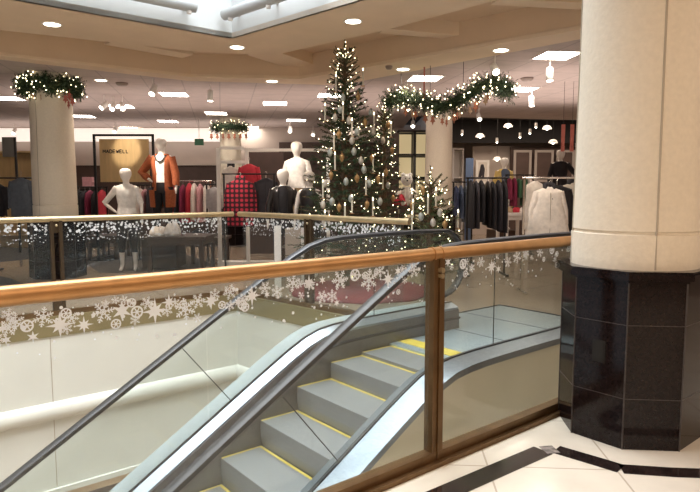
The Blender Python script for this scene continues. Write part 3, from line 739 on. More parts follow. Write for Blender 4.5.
def on_tree(px, py, T, R, kind):
    # find the point of the branch shell on this sight line, in front of the trunk
    H = HT if T is T1 else (1.36 + 90 * 9.2 / 601 if T is T2 else 1.36 + 24 * 7.35 / 601)
    Y = T.y
    for _ in range(4):
        p = AT(px, py, Y); rr = R * max(0, 1 - (p.z - .25) / (H - .25)) ** .85 + .05; dx = p.x - T.x; Y = T.y - math.sqrt(max(0, rr * rr - dx * dx)) * .97
    p = AT(px, py, Y)
    if kind == 'c': c = candle(p - Vector((0, 0, .1))); cands.append(c)
    else: orns[kind].append(ornament(kind, p))
for px, py, k in [(340, 109, 0), (357, 131, 0), (373, 131, 2), (365, 122, 1), (330, 152, 0), (342, 157, 1), (354, 151, 0), (361, 160, 2), (372, 158, 1), (331, 175, 1), (346, 181, 0), (357, 178, 1), (369, 183, 0),
                  (378, 179, 1), (332, 201, 0), (339, 207, 1), (351, 198, 0), (367, 204, 1), (380, 201, 0), (323, 204, 2), (325, 183, 2), (335, 117, 2), (349, 120, 2), (371, 112, 0), (358, 96, 1), (343, 97, 0), (352, 140, 2),
                  (386, 172, 1), (364, 169, 0), (339, 134, 1)]: on_tree(px, py, T1, .74, k)
for px, py, k in [(388, 125, 1), (383, 140, 2), (392, 150, 1), (388, 185, 0), (393, 198, 1)]: on_tree(px, py, T2, .42, k)
for px, py, k in [(421, 216, 0), (433, 222, 2), (423, 190, 1), (440, 212, 2), (412, 205, 1), (445, 224, 1)]: on_tree(px, py, T3, .52, k)
for px, py in [(336, 84), (363, 78), (325, 113), (343, 112), (352, 128), (334, 142), (335, 162), (373, 165), (366, 187), (352, 205), (325, 220), (373, 208), (323, 190), (374, 122), (345, 213)]: on_tree(px, py, T1, .74, 'c')
for px, py in [(383, 182), (391, 130)]: on_tree(px, py, T2, .42, 'c')
for px, py in [(413, 210), (458, 220), (436, 198), (412, 222), (428, 205)]: on_tree(px, py, T3, .52, 'c')
for k, nm in ((0, 'frosted pale grey egg-shaped ornament on the lit trees'), (1, 'golden pear-shaped ornament on the lit trees'), (2, 'pearl white egg-shaped ornament on the lit trees')):
    L = sorted(orns[k], key=lambda o: -o.location.z); series(L[:20], nm, lambda o: -o.location.z, 'from the top')
series(cands[:20], 'white stick candle clipped to a lit tree', lambda o: -o.location.z, 'from the top')
for o, l in zip(cands[20:], ['white stick candle low on the left side of the short tree', 'white stick candle low in the middle of the short tree']): o['label'] = l
def wreath(label, path, thick, nl, hang=(), dens=1.0, leafc=None, cat='wreath', name='wreath', sqz=1.0):
    c = sum((Vector(p) for p in path), Vector()) / len(path)
    t = thing(name, label, cat, c); P = [Vector(p) - c for p in path]
    fo = MB(); pts = []
    fl_ = MB()
    for i in range(len(P) - 1):
        n = max(1, int((P[i + 1] - P[i]).length * 150 * dens))
        for k in range(n):
            q = P[i].lerp(P[i + 1], random.random()); d = Vector((random.gauss(0, 1), random.gauss(0, 1), random.gauss(0, 1))).normalized()
            needle_spray(fo if k % 4 else fl_, q, q + d * thick * random.uniform(.6, 1.1), .05, 11, .007)
    MB().tube(P, thick * .28, 8).build('core', mat('dark_fir', (.02, .04, .018), .9), t)
    fo.build('foliage', needles, t); fl_.build('foliage', needles_lite, t)
    for i in range(nl):
        k = random.randrange(len(P) - 1); q = P[k].lerp(P[k + 1], random.random()); d = Vector((random.gauss(0, 1), random.gauss(0, 1), random.gauss(0, 1))).normalized(); pts.append(q + d * thick * .9)
    bulbs(t, pts, .0095)
    return t, c
leaf_m = mat('rust_leaf', (.38, .14, .08), .6, 0, .3, 9); pink_m = mat('dusty_red_ribbon', (.45, .13, .10), .6, 0, .2, 9); tan_m = mat('tan_leaf', (.46, .30, .20), .6, 0, .2, 9)
def leaf(root, p, L, m, name='dried_leaf'):
    mb = MB(); a = random.uniform(-1, 1); r = L * .32
    pts = [(0, 0), (.7, -.25), (.45, -.5), (.9, -.9), (.3, -.95), (0, -1.4), (-.3, -.95), (-.9, -.9), (-.45, -.5), (-.7, -.25)]
    M = Matrix.Rotation(a, 3, 'Z'); top = [M @ Vector((x * r, .0, z * L * .7)) for x, z in pts]; bk = [v + M @ Vector((0, .006, 0)) for v in top]
    n = len(pts); mb.add(top + bk, [tuple(range(n)), tuple(range(n, 2 * n))[::-1]] + [(i, (i + 1) % n, n + (i + 1) % n, n + i) for i in range(n)])
    mb.tube([(0, .003, 0), (0, .003, L * .4)], .003, 4)
    o = mb.build(name, m, root); o.location = p; return o
w1, c1 = wreath('thick lit fir wreath round the top of the cream column on the left', [(-4.62 + .38 * math.cos(a * PI / 12), 9.45 + .40 * math.sin(a * PI / 12), 2.93 + .09 * math.sin(a * 2.1)) for a in range(49)], .17, 150, dens=2.0)
for i, (dx, dz) in enumerate([(.42, -.22), (.40, -.34), (.46, -.30), (.36, -.26), (-.12, -.2), (-.02, -.24)]): leaf(w1, Vector((dx, -.30, dz + .1)), .13, pink_m if i < 4 else tan_m)
w2, c2 = wreath('small lit fir wreath round the far column above the shirts', [(-2.95 + .38 * math.cos(a * PI / 8), 15.0 + .38 * math.sin(a * PI / 8), 2.88) for a in range(17)], .20, 60, dens=1.8)
for i in range(7): leaf(w2, Vector((-.42 + i * .14, -.3, -.16)), .17, leaf_m)
# wavy garland hung round the third column
gp = [AT(387, 103, 9.6), AT(396, 98, 9.3), AT(406, 98, 9.0), AT(418, 101, 8.8), AT(430, 104, 8.6), AT(441, 107, 8.5), AT(452, 104, 8.4), AT(463, 98, 8.4), AT(474, 91, 8.4), AT(484, 85, 8.5), AT(494, 83, 8.6), AT(503, 87, 8.8), AT(509, 93, 9.1)]
sp_ = []
for i in range(len(gp) - 1):
    for k in range(2): sp_.append(gp[i].lerp(gp[i + 1], k / 2))
sp_.append(gp[-1])
w3, c3 = wreath('long wavy lit fir garland hanging from the ceiling in front of the round column', sp_, .215, 240, dens=4.2, cat='garland', name='garland')
for i in range(16):
    q = sp_[4 + i] if 4 + i < len(sp_) else sp_[-1]; leaf(w3, q - c3 + Vector((random.uniform(-.05, .05), -.05, -.14 - random.random() * .06)), random.uniform(.10, .16), random.choice([leaf_m, tan_m, leaf_m]))
for i in (3, 8, 14, 20):
    q = sp_[i] - c3; MB().tube([q, (q.x, q.y, ZC - c3.z)], .004, 5).build('hanging_wire', black_metal, w3)
for i, (px, py) in enumerate([(421, 77), (424, 80)]):
    pass
rb = MB(); q = sp_[7] - c3; rb.tube([q, (q.x + .0, q.y, ZC - c3.z)], .012, 6); rb.build('red_ribbon', pink_m, w3); q = sp_[20] - c3; MB().tube([q + Vector((0, 0, .25)), q, q + Vector((.02, -.02, -.1))], .016, 6).build('red_ribbon', pink_m, w3)

# ------------------------------------------------------------------ mannequins and garments
def ell(cx, cy, z, rx, ry, n=24, fold=0, fk=7, ph=0, pinch=1):
    out = []
    for k in range(n):
        a = 2 * PI * k / n; f = 1 + fold * math.sin(fk * a + ph); out.append((cx + rx * f * math.cos(a), cy + ry * f * math.sin(a), z))
    return out
def skin_body(name, joints, edges, root_i, m, parent):
    me = bpy.data.meshes.new(name); me.from_pydata([j[0] for j in joints], edges, []); me.materials.append(m)
    o = bpy.data.objects.new(name, me); COL.objects.link(o); o.parent = parent
    md = o.modifiers.new('skin', 'SKIN'); md.use_smooth_shade = True
    sv = me.skin_vertices[0].data if me.skin_vertices else None
    if sv is None:
        bpy.context.view_layer.objects.active = o; sv = me.skin_vertices[0].data
    for i, j in enumerate(joints): r = j[1]; sv[i].radius = r if isinstance(r, tuple) else (r, r); sv[i].use_root = (i == root_i)
    s2 = o.modifiers.new('sub', 'SUBSURF'); s2.levels = 1; s2.render_levels = 2
    return o
def mannequin(label, loc, rz, H=1.78, larm='down', rarm='down', head=True, stand=0.0, legs=True):
    t = thing('mannequin', label, 'mannequin', (loc[0], loc[1], 0), rz)
    s = H / 1.78; z0 = stand
    def V(x, y, z): return (x * s, y * s, z * s + z0)
    J = [(V(0, 0, .95), (.135 * s, .10 * s)), (V(0, 0, 1.10), (.11 * s, .085 * s)), (V(0, 0, 1.26), (.135 * s, .10 * s)), (V(0, .0, 1.40), (.13 * s, .085 * s)), (V(0, .0, 1.475), (.055 * s, .055 * s)), (V(0, -.005, 1.53), (.05 * s, .052 * s))]
    E_ = [(0, 1), (1, 2), (2, 3), (3, 4), (4, 5)]
    if head:
        J += [(V(0, -.018, 1.58), (.086 * s, .102 * s)), (V(0, -.02, 1.655), (.112 * s, .130 * s)), (V(0, -.012, 1.75), (.092 * s, .105 * s))]; E_ += [(5, 6), (6, 7), (7, 8)]
    arms = {}
    for sd, pose in ((-1, larm), (1, rarm)):
        if pose == 'down': el, ha, fi = (.235, .0, 1.14), (.25, -.04, .90), (.25, -.06, .78)
        elif pose == 'hip': el, ha, fi = (.37, .03, 1.15), (.19, -.10, 1.03), (.13, -.13, .99)
        elif pose == 'bent': el, ha, fi = (.27, .02, 1.13), (.20, -.22, 1.12), (.17, -.33, 1.15)
        else: el, ha, fi = (.34, .02, 1.2), (.42, -.10, 1.05), (.44, -.16, .98)
        b = len(J); J += [(V(sd * .175, 0, 1.40), .052 * s), (V(sd * el[0], el[1], el[2]), .036 * s), (V(sd * ha[0], ha[1], ha[2]), .024 * s), (V(sd * fi[0], fi[1], fi[2]), (.028 * s, .012 * s))]
        E_ += [(3, b), (b, b + 1), (b + 1, b + 2), (b + 2, b + 3)]
        arms[sd] = [Vector(V(sd * .15, 0, 1.41)), Vector(V(sd * el[0], el[1], el[2])), Vector(V(sd * ha[0], ha[1], ha[2]))]
    lg = {}
    for sd in (-1, 1):
        b = len(J); J += [(V(sd * .085, 0, .86), .085 * s), (V(sd * .10, -.02, .48), .056 * s), (V(sd * .11, .02, .10), .034 * s), (V(sd * .115, -.05, .035), .032 * s), (V(sd * .12, -.13, .028), .024 * s)]
        E_ += [(0, b), (b, b + 1), (b + 1, b + 2), (b + 2, b + 3), (b + 3, b + 4)]
        lg[sd] = [Vector(V(sd * .085, 0, .88)), Vector(V(sd * .10, -.02, .48)), Vector(V(sd * .11, .02, .12))]
    skin_body('body', J, E_, 0, mann, t)
    if stand > 0:
        MB().box(-.3, .3, -.3, .3, 0, stand - .001).build('pedestal', wood_dark, t)
    t['s'] = s; info = dict(t=t, s=s, z0=z0, arms=arms, legs=lg, V=V); del t['s']
    return info
def wear_top(I, m, hem=.92, flare=1.0, sleeve=1.0, neck=.085, name='top', fold=.03, puff=0.0, openf=0.0):
    s = I['s']; V = I['V']; mb = MB()
    prof_ = [(hem, .165 * flare, .125 * flare), ((hem + 1.12) / 2, .15 * (1 + flare) / 2, .115 * (1 + flare) / 2), (1.12, .143, .108), (1.26, .165, .125), (1.36, .175, .118), (1.425, .165, .10), (1.46, .11, .08), (1.475, neck, .07)]
    if hem < .75: prof_.insert(1, (.85, .18 * flare, .14 * flare))
    rings = []
    for i, (z, rx, ry) in enumerate(prof_):
        c = V(0, 0, z); rings.append(ell(c[0], c[1], c[2], rx * s * (1 + puff), ry * s * (1 + puff), 28, fold * max(0, 1 - i / 4), 6, i * .4))
    if openf:
        rings = [[p for k, p in enumerate(r) if not (abs((k / 28 * 2 * PI) - 1.5 * PI) < openf)] for r in rings]
        # start just past the opening so that the edge runs open
        def rot(r_full):
            ks = [k for k in range(28) if not (abs((k / 28 * 2 * PI) - 1.5 * PI) < openf)]
            brk = next(i for i in range(len(ks)) if ks[i] - ks[i - 1] not in (1, -27)); return brk
        b = rot(rings[0]); rings = [r[b:] + r[:b] for r in rings]
        inner = [[(p[0] * .94, p[1] * .94 , p[2]) for p in r] for r in rings]
        rings = [r + q[::-1] for r, q in zip(rings, inner)]
    mb.loft(rings)
    o = mb.build(name, m, I['t']); autosmooth(o, 60)
    if sleeve:
        for sd in (-1, 1):
            a, b, c = I['arms'][sd]; pts = [a, a.lerp(b, .5), b]; r = [.060 * s, .052 * s, .046 * s]
            if sleeve > .6: pts += [b.lerp(c, .5), b.lerp(c, .88)]; r += [.043 * s, .038 * s]
            if sleeve > 1: r = [x * sleeve for x in r]
            autosmooth(MB().tube(pts, r, 12).build('sleeve', m, I['t']), 60)
    return o
def wear_pants(I, m, length=.95, name='trousers', wide=1.0):
    s = I['s']; V = I['V']; mb = MB()
    for sd in (-1, 1):
        a, b, c = I['legs'][sd]; pts = [a + Vector((0, 0, .02)), a.lerp(b, .5), b]; r = [.105 * s, .088 * s, .068 * s]
        if length > .6: e = b.lerp(c, min(1, (length - .5) * 2)); pts.append(e); r.append(.05 * s)
        mb.tube(pts, [x * wide for x in r], 14)
    rings = [ell(*V(0, 0, z)[:2], V(0, 0, z)[2], rx * s, ry * s, 24) for z, rx, ry in ((.80, .17, .115), (.90, .178, .125), (1.0, .158, .113), (1.08, .142, .105))]
    mb.loft(rings); o = mb.build(name, m, I['t']); autosmooth(o, 60); return o
def wear_skirt(I, m, z_lo=.5, flare=1.35, name='skirt', z_hi=1.1):
    s = I['s']; V = I['V']; rings = []
    for i in range(6):
        f = i / 5; z = z_hi + (z_lo - z_hi) * f; rr = .145 + (.20 * flare - .145) * f ** .7; c = V(0, 0, z); rings.append(ell(c[0], c[1], c[2], rr * s, rr * .78 * s, 36, .06 * f, 9, .4))
    o = MB().loft(rings[::-1]).build(name, m, I['t']); autosmooth(o, 60); return o
def fabric(name, col, var=.12, scale=18): return mat(name, col, .85, 0, var, scale, .25)
def plaid(name):
    m = bpy.data.materials.new(name); m.use_nodes = True; nt = m.node_tree; b = nt.nodes['Principled BSDF']; b.inputs['Roughness'].default_value = .85
    tc = nt.nodes.new('ShaderNodeTexCoord'); ck = nt.nodes.new('ShaderNodeTexWave'); ck.bands_direction = 'X'; c2 = nt.nodes.new('ShaderNodeTexWave'); c2.bands_direction = 'Z'
    for c_ in (ck, c2): c_.inputs['Scale'].default_value = 4.0; nt.links.new(tc.outputs['Object'], c_.inputs[0])
    mx = nt.nodes.new('ShaderNodeMath'); mx.operation = 'MULTIPLY'; nt.links.new(ck.outputs[1], mx.inputs[0]); nt.links.new(c2.outputs[1], mx.inputs[1])
    cr = nt.nodes.new('ShaderNodeValToRGB'); e = cr.color_ramp.elements; e[0].position = .08; e[0].color = (.03, .006, .012, 1); e[1].position = .5; e[1].color = (.50, .03, .06, 1)
    nt.links.new(mx.outputs[0], cr.inputs[0]); nt.links.new(cr.outputs[0], b.inputs['Base Color']); return m
f_white = fabric('white_fabric', (.80, .77, .74)); f_black = fabric('black_fabric', (.02, .018, .022)); f_rust = fabric('rust_knit', (.33, .085, .03), .2, 30); f_plaid = plaid('red_plaid')
f_red = fabric('red_fabric', (.50, .03, .05)); f_cream = fabric('cream_fabric', (.78, .71, .64)); f_grey = fabric('charcoal_fabric', (.038, .034, .042)); f_denim = fabric('denim', (.09, .12, .19)); f_tan = fabric('tan_fabric', (.42, .30, .18))
f_leather = mat('black_leather', (.018, .015, .015), .3, 0, .3, 10, .3); f_pink = fabric('rose_fabric', (.60, .30, .32)); f_maroon = fabric('maroon_fabric', (.22, .02, .06)); f_green = fabric('green_fabric', (.05, .14, .07))
f_dgrey = fabric('grey_denim', (.11, .13, .16)); f_navy = fabric('navy_fabric', (.03, .04, .09)); f_yel = fabric('yellow_fabric', (.62, .46, .16))

def at_floor_x(px, Y): return ((px - 350) / F * (Y * math.cos(PITCH) + EYE * math.sin(PITCH) * .5), Y)
def mpos(px, py, Y): p = AT(px, py, Y); return (p.x, Y)
M1 = mannequin('white mannequin in a white blouse and cropped dark trousers, hand on hip, beside the sign', mpos(126, 180, 10.1), .15, 1.76, 'down', 'hip')
# mirrored so that the bent arm is on the left in the photograph
M1['t'].scale = (-1, 1, 1)
wear_top(M1, f_white, .93, 1.1, .45, fold=.06, name='blouse'); wear_pants(M1, f_black, .72)
M2 = mannequin('white mannequin in a long rust cardigan over a white shirt, raised behind the sign frame', mpos(162, 170, 10.7), 0, 1.80, 'hip', 'down', stand=.50)
wear_top(M2, f_white, .98, 1.0, .6, name='shirt'); wear_pants(M2, f_black, .95); wear_top(M2, f_rust, .55, 1.12, 1.5, neck=.11, name='cardigan', puff=.14, openf=.42)
ml = M2['V']; autosmooth(MB().tube([ml(-.10, -.085, 1.45), ml(-.05, -.125, 1.36), ml(0, -.14, 1.33), ml(.05, -.125, 1.36), ml(.10, -.085, 1.45)], .014, 8).build('necklace', black_metal, M2['t']), 60)
M4 = mannequin('white mannequin in a black leather jacket near the red plaid shirt', mpos(283, 180, 9.5), .1, 1.72, 'down', 'down')
wear_top(M4, f_black, 1.0, 1.0, 0, name='shirt'); wear_top(M4, f_leather, .88, 1.08, 1.15, neck=.10, name='jacket', puff=.1, openf=.3); wear_pants(M4, f_grey, .95)
M5 = mannequin('tallest white mannequin in a white T-shirt and tan shorts beside the tall tree', mpos(297, 170, 10.4), -.1, 1.84, 'down', 'down', stand=.38)
wear_top(M5, f_white, .98, 1.05, .6, name='t_shirt'); wear_pants(M5, f_tan, .5, 'shorts', 1.1)
M6 = mannequin('white mannequin in a black strappy dress touching the tall tree', mpos(309.5, 185, 9.35), -.3, 1.68, 'down', 'down')
wear_top(M6, f_leather, 1.0, .95, 0, neck=.1, name='bodice'); wear_skirt(M6, f_leather, .45, 1.0)
M7 = mannequin('white mannequin in a blue and yellow open coat, far back on the right', mpos(504, 170, 15.2), .2, 1.84, 'down', 'down', stand=.36)
wear_top(M7, f_denim, .98, 1.0, 0, name='shirt'); wear_top(M7, f_yel, .55, 1.25, 1.2, name='coat', puff=.12, openf=.45); wear_skirt(M7, f_white, .3, 1.0)
M8 = mannequin('distant mannequin in a black coat before the framed wall panels', mpos(560, 170, 14.5), -.1, 1.80, 'down', 'out', stand=.55)
wear_top(M8, f_black, .7, 1.2, 1.2, name='coat', puff=.1)

def garment(name, label, cat, loc, rz, m, ztop, w=.44, h=.65, sl=.55, flare=1.1, depth=.10, collar=None, group=None, fold=.03, line=None):
    """a garment on a hanger; local x is the shoulder line; ztop is the height of the collar"""
    t = thing(name, label, cat, (loc[0], loc[1], ztop), rz, group)
    hw = w / 2; rings = []
    for f, rx, ry in [(1, hw * flare, depth * .9), (.8, hw * (1 + (flare - 1) * .75), depth), (.55, hw * (1 + (flare - 1) * .4), depth), (.3, hw * .98, depth), (.14, hw * 1.0, depth * .9), (.075, hw * .93, depth * .7), (.035, hw * .55, depth * .55), (0.0, hw * .24, depth * .5)]:
        n = 32; ring = []
        for k in range(n):
            a = 2 * PI * k / n; c_, s_ = math.cos(a), math.sin(a); q = abs(c_) ** .75 * (1 if c_ > 0 else -1)
            ring.append((rx * q, ry * s_ * (1 + fold * 4 * f * math.sin(5 * q * 3 + 1)), -h * f + .012 * f * math.sin(7 * q)))
        rings.append(ring)
    autosmooth(MB().loft(rings).build('body', m, t), 60)
    if sl:
        for sd in (-1, 1):
            p = [Vector((sd * hw * .80, 0, -h * .10)), Vector((sd * (hw * .98), .0, -h * .3)), Vector((sd * (hw * (.85 + .22 * flare)), .01, -sl * .62)), Vector((sd * (hw * (.8 + .3 * flare)), .0, -sl))]
            autosmooth(MB().tube(p, [depth * .62, depth * .60, depth * .5, depth * .42], 12).build('sleeve', m, t), 60)
    if collar:
        cbm = MB(); cbm.tube([(-hw * .3, -depth * .3, -.06), (-hw * .26, 0, .02), (0, depth * .35, .035), (hw * .26, 0, .02), (hw * .3, -depth * .3, -.06), (.02, -depth * .85, -.16)], [.024, .04, .042, .04, .026, .014], 8)
        autosmooth(cbm.build('collar', collar, t), 60)
    if line:
        MB().tube([(0.0, -depth * .56, -.05), (0.0, -depth * .97, -h * .15), (0, -depth * 1.03, -h * .5), (0, -depth * .98, -h * .98)], .006, 5).build('front_seam', line, t)
    MB().tube([(0, 0, 0), (0, 0, .06), (.018, 0, .09), (0, 0, .11), (-.014, 0, .10)], .003, 5).build('hanger_hook', chrome, t)
    return t
def px_z(px, py, Y): return AT(px, py, Y)
def hang(px0, px1, py0, py1, Y, name, label, cat, m, rz=0, sleeves=True, **k):
    a = AT((px0 + px1) / 2, py0, Y); b = AT((px0 + px1) / 2, py1, Y); w = (px1 - px0) / F * Y; h = a.z - b.z
    return garment(name, label, cat, (a.x, Y), rz, m, a.z, w * (.78 if sleeves else .95), h, h * (.8 if sleeves else 0) * (1 if sleeves else 0), **k)
def row(px0, px1, py0, py1, Y, cols, base, grp, depth=.24, rz=0.0):
    """garments seen end-on along a rail, each one a thing"""
    n = len(cols); out = []
    for i, (m, cn) in enumerate(cols):
        x = px0 + (px1 - px0) * (i + .5 + random.uniform(-.15, .15)) / n; a = AT(x, py0 + random.uniform(-1, 1), Y); b = AT(x, py1 - random.random() ** 2 * (py1 - py0) * .3, Y); th = (px1 - px0) / n / F * Y * .52; h = a.z - b.z
        rings = []
        for f, r1, r2 in [(1, 1.15, 1), (.6, 1.05, 1), (.3, .95, .95), (.12, .8, .8), (.04, .5, .4), (0, .25, .15)]:
            rings.append([(th * r1 * math.cos(q) * (1 + .12 * math.sin(3 * q + i)), depth * r2 * math.sin(q), -h * f) for q in [2 * PI * k / 16 for k in range(16)]])
        t = thing('hanging_garment', f'{cn} {base}', 'garment', (a.x, Y, a.z), rz, grp)
        autosmooth(MB().loft(rings).build('body', m, t), 60); MB().tube([(0, 0, -.01), (0, 0, .05), (.015, 0, .07)], .004, 5).build('hanger_hook', chrome, t); out.append(t)
    return out
def rack(label, px0, px1, py, Y, m=black_metal, rz=0, depth=.45, name='clothes_rack'):
    a = AT(px0, py, Y); b = AT(px1, py, Y); L = b.x - a.x; t = thing(name, label, 'clothes rack', (a.x, Y, 0)); z = a.z
    autosmooth(MB().tube([(0, 0, z), (L, 0, z)], .014, 10).build('rail', m, t), 40)
    for x in (.03, L - .03):
        MB().box(x - .014, x + .014, -.014, .014, .03, z).build('upright', m, t); MB().box(x - .02, x + .02, -depth / 2, depth / 2, 0, .03).build('foot', m, t)
    return t
# left
rack('black rack with hanging denim at the left edge of the photo', -12, 38, 178, 10.0)
hang(8, 34, 178, 216, 10.0, 'denim_jacket', 'grey denim jacket hanging left of the cream column', 'jacket', f_dgrey)
hang(-10, 6, 184, 216, 10.1, 'shirt', 'black shirt hanging at the very left edge', 'shirt', f_black)
def panel(name, label, cat, px0, px1, py0, py1, Y, m, t=.04, zb=None):
    a = AT(px0, py0, Y); b = AT(px1, py1, Y); z0 = b.z if zb is None else zb
    o = MB().box(0, b.x - a.x, 0, t, 0, a.z - z0).build(name, m); o.location = (a.x, Y, z0); return tag(o, label, cat)
def cabinet(label, px0, px1, py0, Y, m, mi, nshelf=3, d=.4, name='wall_shelving', back=True, glow=None):
    a = AT(px0, py0, Y); b = AT(px1, py0, Y); L = b.x - a.x; z = a.z; t = thing(name, label, 'shelving', (a.x, Y, 0))
    MB().box(0, .03, 0, d, 0, z).build('side_panel', m, t); MB().box(L - .03, L, 0, d, 0, z).build('side_panel', m, t)
    MB().box(0.03, L - .03, 0, d, z - .04, z).build('top_panel', m, t)
    MB().box(.03, L - .03, d - .02, d, 0, z - .04).build('back_panel', mi, t)
    for i in range(nshelf):
        MB().box(.03, L - .03, .02, d - .02, z * (i + .3) / (nshelf + .3), z * (i + .3) / (nshelf + .3) + .025).build('shelf', m, t)
    return t
cabinet('tan veneer wall shelving at the far left', -30, 33, 151, 14.0, wood_tan, wood_tan, 2)
t = thing('sign_board', 'dark square board on a black post at the far left', 'sign', tuple(AT(17, 190, 13.0).xy) + (0,))
z = AT(12, 137, 13.0).z; MB().box(-.02, .02, 0, .04, 0, z).build('post', black_metal, t); MB().box(-.27, -.02, 0, .03, z - .42, z).build('board', mat('grey_board', (.10, .09, .08), .5), t)
rack('black rack of dark clothes just right of the left cream column', 74, 108, 187, 12.2)
row(76, 104, 190, 220, 12.2, [(f_black, 'black'), (f_grey, 'charcoal'), (f_maroon, 'maroon'), (f_black, 'second black'), (f_red, 'red')], 'garment on the rack right of the cream column', 'clothes beside the left column')
panel('sweater', 'rose pink folded sweater displayed behind the left column', 'sweater', 82, 92, 177, 187, 14.1, f_pink, .2)
cabinet('low dark cabinet carrying the pink sweater behind the left column', 76, 101, 187.2, 14.0, wood_dark, wood_dark, 2)
# sign
t = thing('brand_sign', 'gold wooden panel sign with black capital letters in a black frame', 'sign', tuple(AT(94, 150, 11.4).xy) + (0,))
a = AT(94, 134, 11.4); b = AT(153, 134, 11.4); Ls = b.x - a.x; zt = a.z
for x in (0, Ls): MB().box(x - .02, x + .02, 0, .04, 0, zt).build('frame_post', black_metal, t)
MB().box(-.02, Ls + .02, 0, .04, zt - .04, zt).build('frame_bar', black_metal, t); MB().box(-.2, .2, .1, .5, 0, .02).build('frame_foot', black_metal, t)
MB().box(.10, Ls - .08, .0, .035, AT(100, 182, 11.4).z, AT(100, 139, 11.4).z).build('panel', wood_tan, t)
GL = {'M': [(0, 0, 0, 1), (0, 1, .5, .35), (.5, .35, 1, 1), (1, 1, 1, 0)], 'A': [(0, 0, .5, 1), (.5, 1, 1, 0), (.2, .35, .8, .35)], 'D': [(0, 0, 0, 1), (0, 1, .6, 1), (.6, 1, 1, .6), (1, .6, 1, .4), (1, .4, .6, 0), (.6, 0, 0, 0)],
      'E': [(0, 0, 0, 1), (0, 1, .9, 1), (0, .5, .75, .5), (0, 0, .9, 0)], 'W': [(0, 1, .25, 0), (.25, 0, .5, .7), (.5, .7, .75, 0), (.75, 0, 1, 1)], 'L': [(0, 1, 0, 0), (0, 0, .8, 0)]}
lt = MB(); lh = .06; lw = .045; pitch_ = .062; x0 = .17; zb = AT(100, 153, 11.4).z
for i, ch in enumerate('MADEWELL'):
    for x1, y1, x2, y2 in GL[ch]:
        p = Vector((x0 + i * pitch_ + x1 * lw, -.006, zb + y1 * lh)); q = Vector((x0 + i * pitch_ + x2 * lw, -.006, zb + y2 * lh)); lt.tube([p, q], .007, 4)
lt.build('lettering', black_metal, t)
# racks and clothes between the sign and the white frame
rack('chrome rack with red, black and cream clothes right of the rust cardigan', 166, 212, 181, 12.4, chrome)
row(168, 209, 184, 222, 12.4, [(f_red, 'crimson'), (f_black, 'black'), (f_maroon, 'dark red'), (f_red, 'bright red'), (f_cream, 'cream'), (f_pink, 'pale rose'), (f_cream, 'far cream')], 'garment on the chrome rack', 'clothes on the chrome rack')
rack('slim black rack left of the white frame', 205, 223, 184.5, 11.6, black_metal, 0, .2)
row(138, 152, 188, 222, 11.6, [(f_cream, 'beige'), (f_pink, 'pale pink'), (f_grey, 'charcoal')], 'garment between the two left mannequins', 'clothes behind the dark table')
rack('black rack between the two left mannequins', 136, 154, 185, 11.6)
hang(207, 221, 187, 214, 11.6, 'blouse', 'pale grey blouse hanging left of the white frame', 'blouse', fabric('pale_grey', (.45, .42, .42)))
# white gridwall frame
def frame(label, px0, px1, py, Y, bars, posts):
    a = AT(px0, py, Y); t = thing('garment_stand', label, 'garment stand', (a.x, Y, 0)); L = AT(px1, py, Y).x - a.x; z = a.z
    for f in posts: MB().box(L * f - .03, L * f + .03, -.03, .03, 0, z).build('upright', white_metal, t)
    for f0, f1, pz in bars: zz = AT(px0, pz, Y).z; MB().box(L * f0 + .03, L * f1 - .03, -.02, .02, zz - .025, zz + .025).build('crossbar', white_metal, t)
    MB().box(-.05, L * .55, .0, .25, 0.0, .09).build('base', white_metal, t)
    return t
frame('tall white metal frame holding the red shirts', 218, 328, 148, 10.6, [(0, .26, 148), (.26, 1, 150), (0, .26, 162), (0, .26, 191)], [0, .26, 1])
wallb = panel('room_divider', 'dark brown room divider behind the white frame', 'divider', 247, 284, 152, 230, 12.8, wall_brown, .05, 0)
hang(222, 240, 166, 202, 10.75, 'blouse', 'cream blouse hanging behind the red plaid shirt', 'blouse', f_cream, collar=f_black)
hang(238, 260, 164, 200, 10.5, 'shirt', 'plain red shirt hanging above and right of the plaid one', 'shirt', f_red)
hang(224, 256, 179, 226, 10.1, 'plaid_shirt', 'red and black plaid shirt hanging in front of the white frame', 'shirt', f_plaid, collar=f_plaid)
hang(253, 279, 178, 222, 10.3, 'coat', 'charcoal grey coat hanging right of the plaid shirt', 'coat', f_grey, line=f_black)
rack('black rack carrying the plaid shirt and grey coat', 222, 276, 174, 10.2, black_metal, 0, .2)
# low white plinth, sign stand and beige box by the far railing
panel('sign_stand', 'slim white sign stand near the far railing post', 'sign stand', 274, 281, 226, 262, 8.3, white_metal, .05, 0)
panel('display_box', 'beige board box standing behind the far railing post', 'box', 285, 302, 229, 262, 8.6, mat('beige_board', (.40, .33, .27), .6), .3, 0)
panel('perfume_box', 'slim white box right of the beige board box', 'box', 301, 306, 228, 262, 8.5, white_metal, .1, 0)
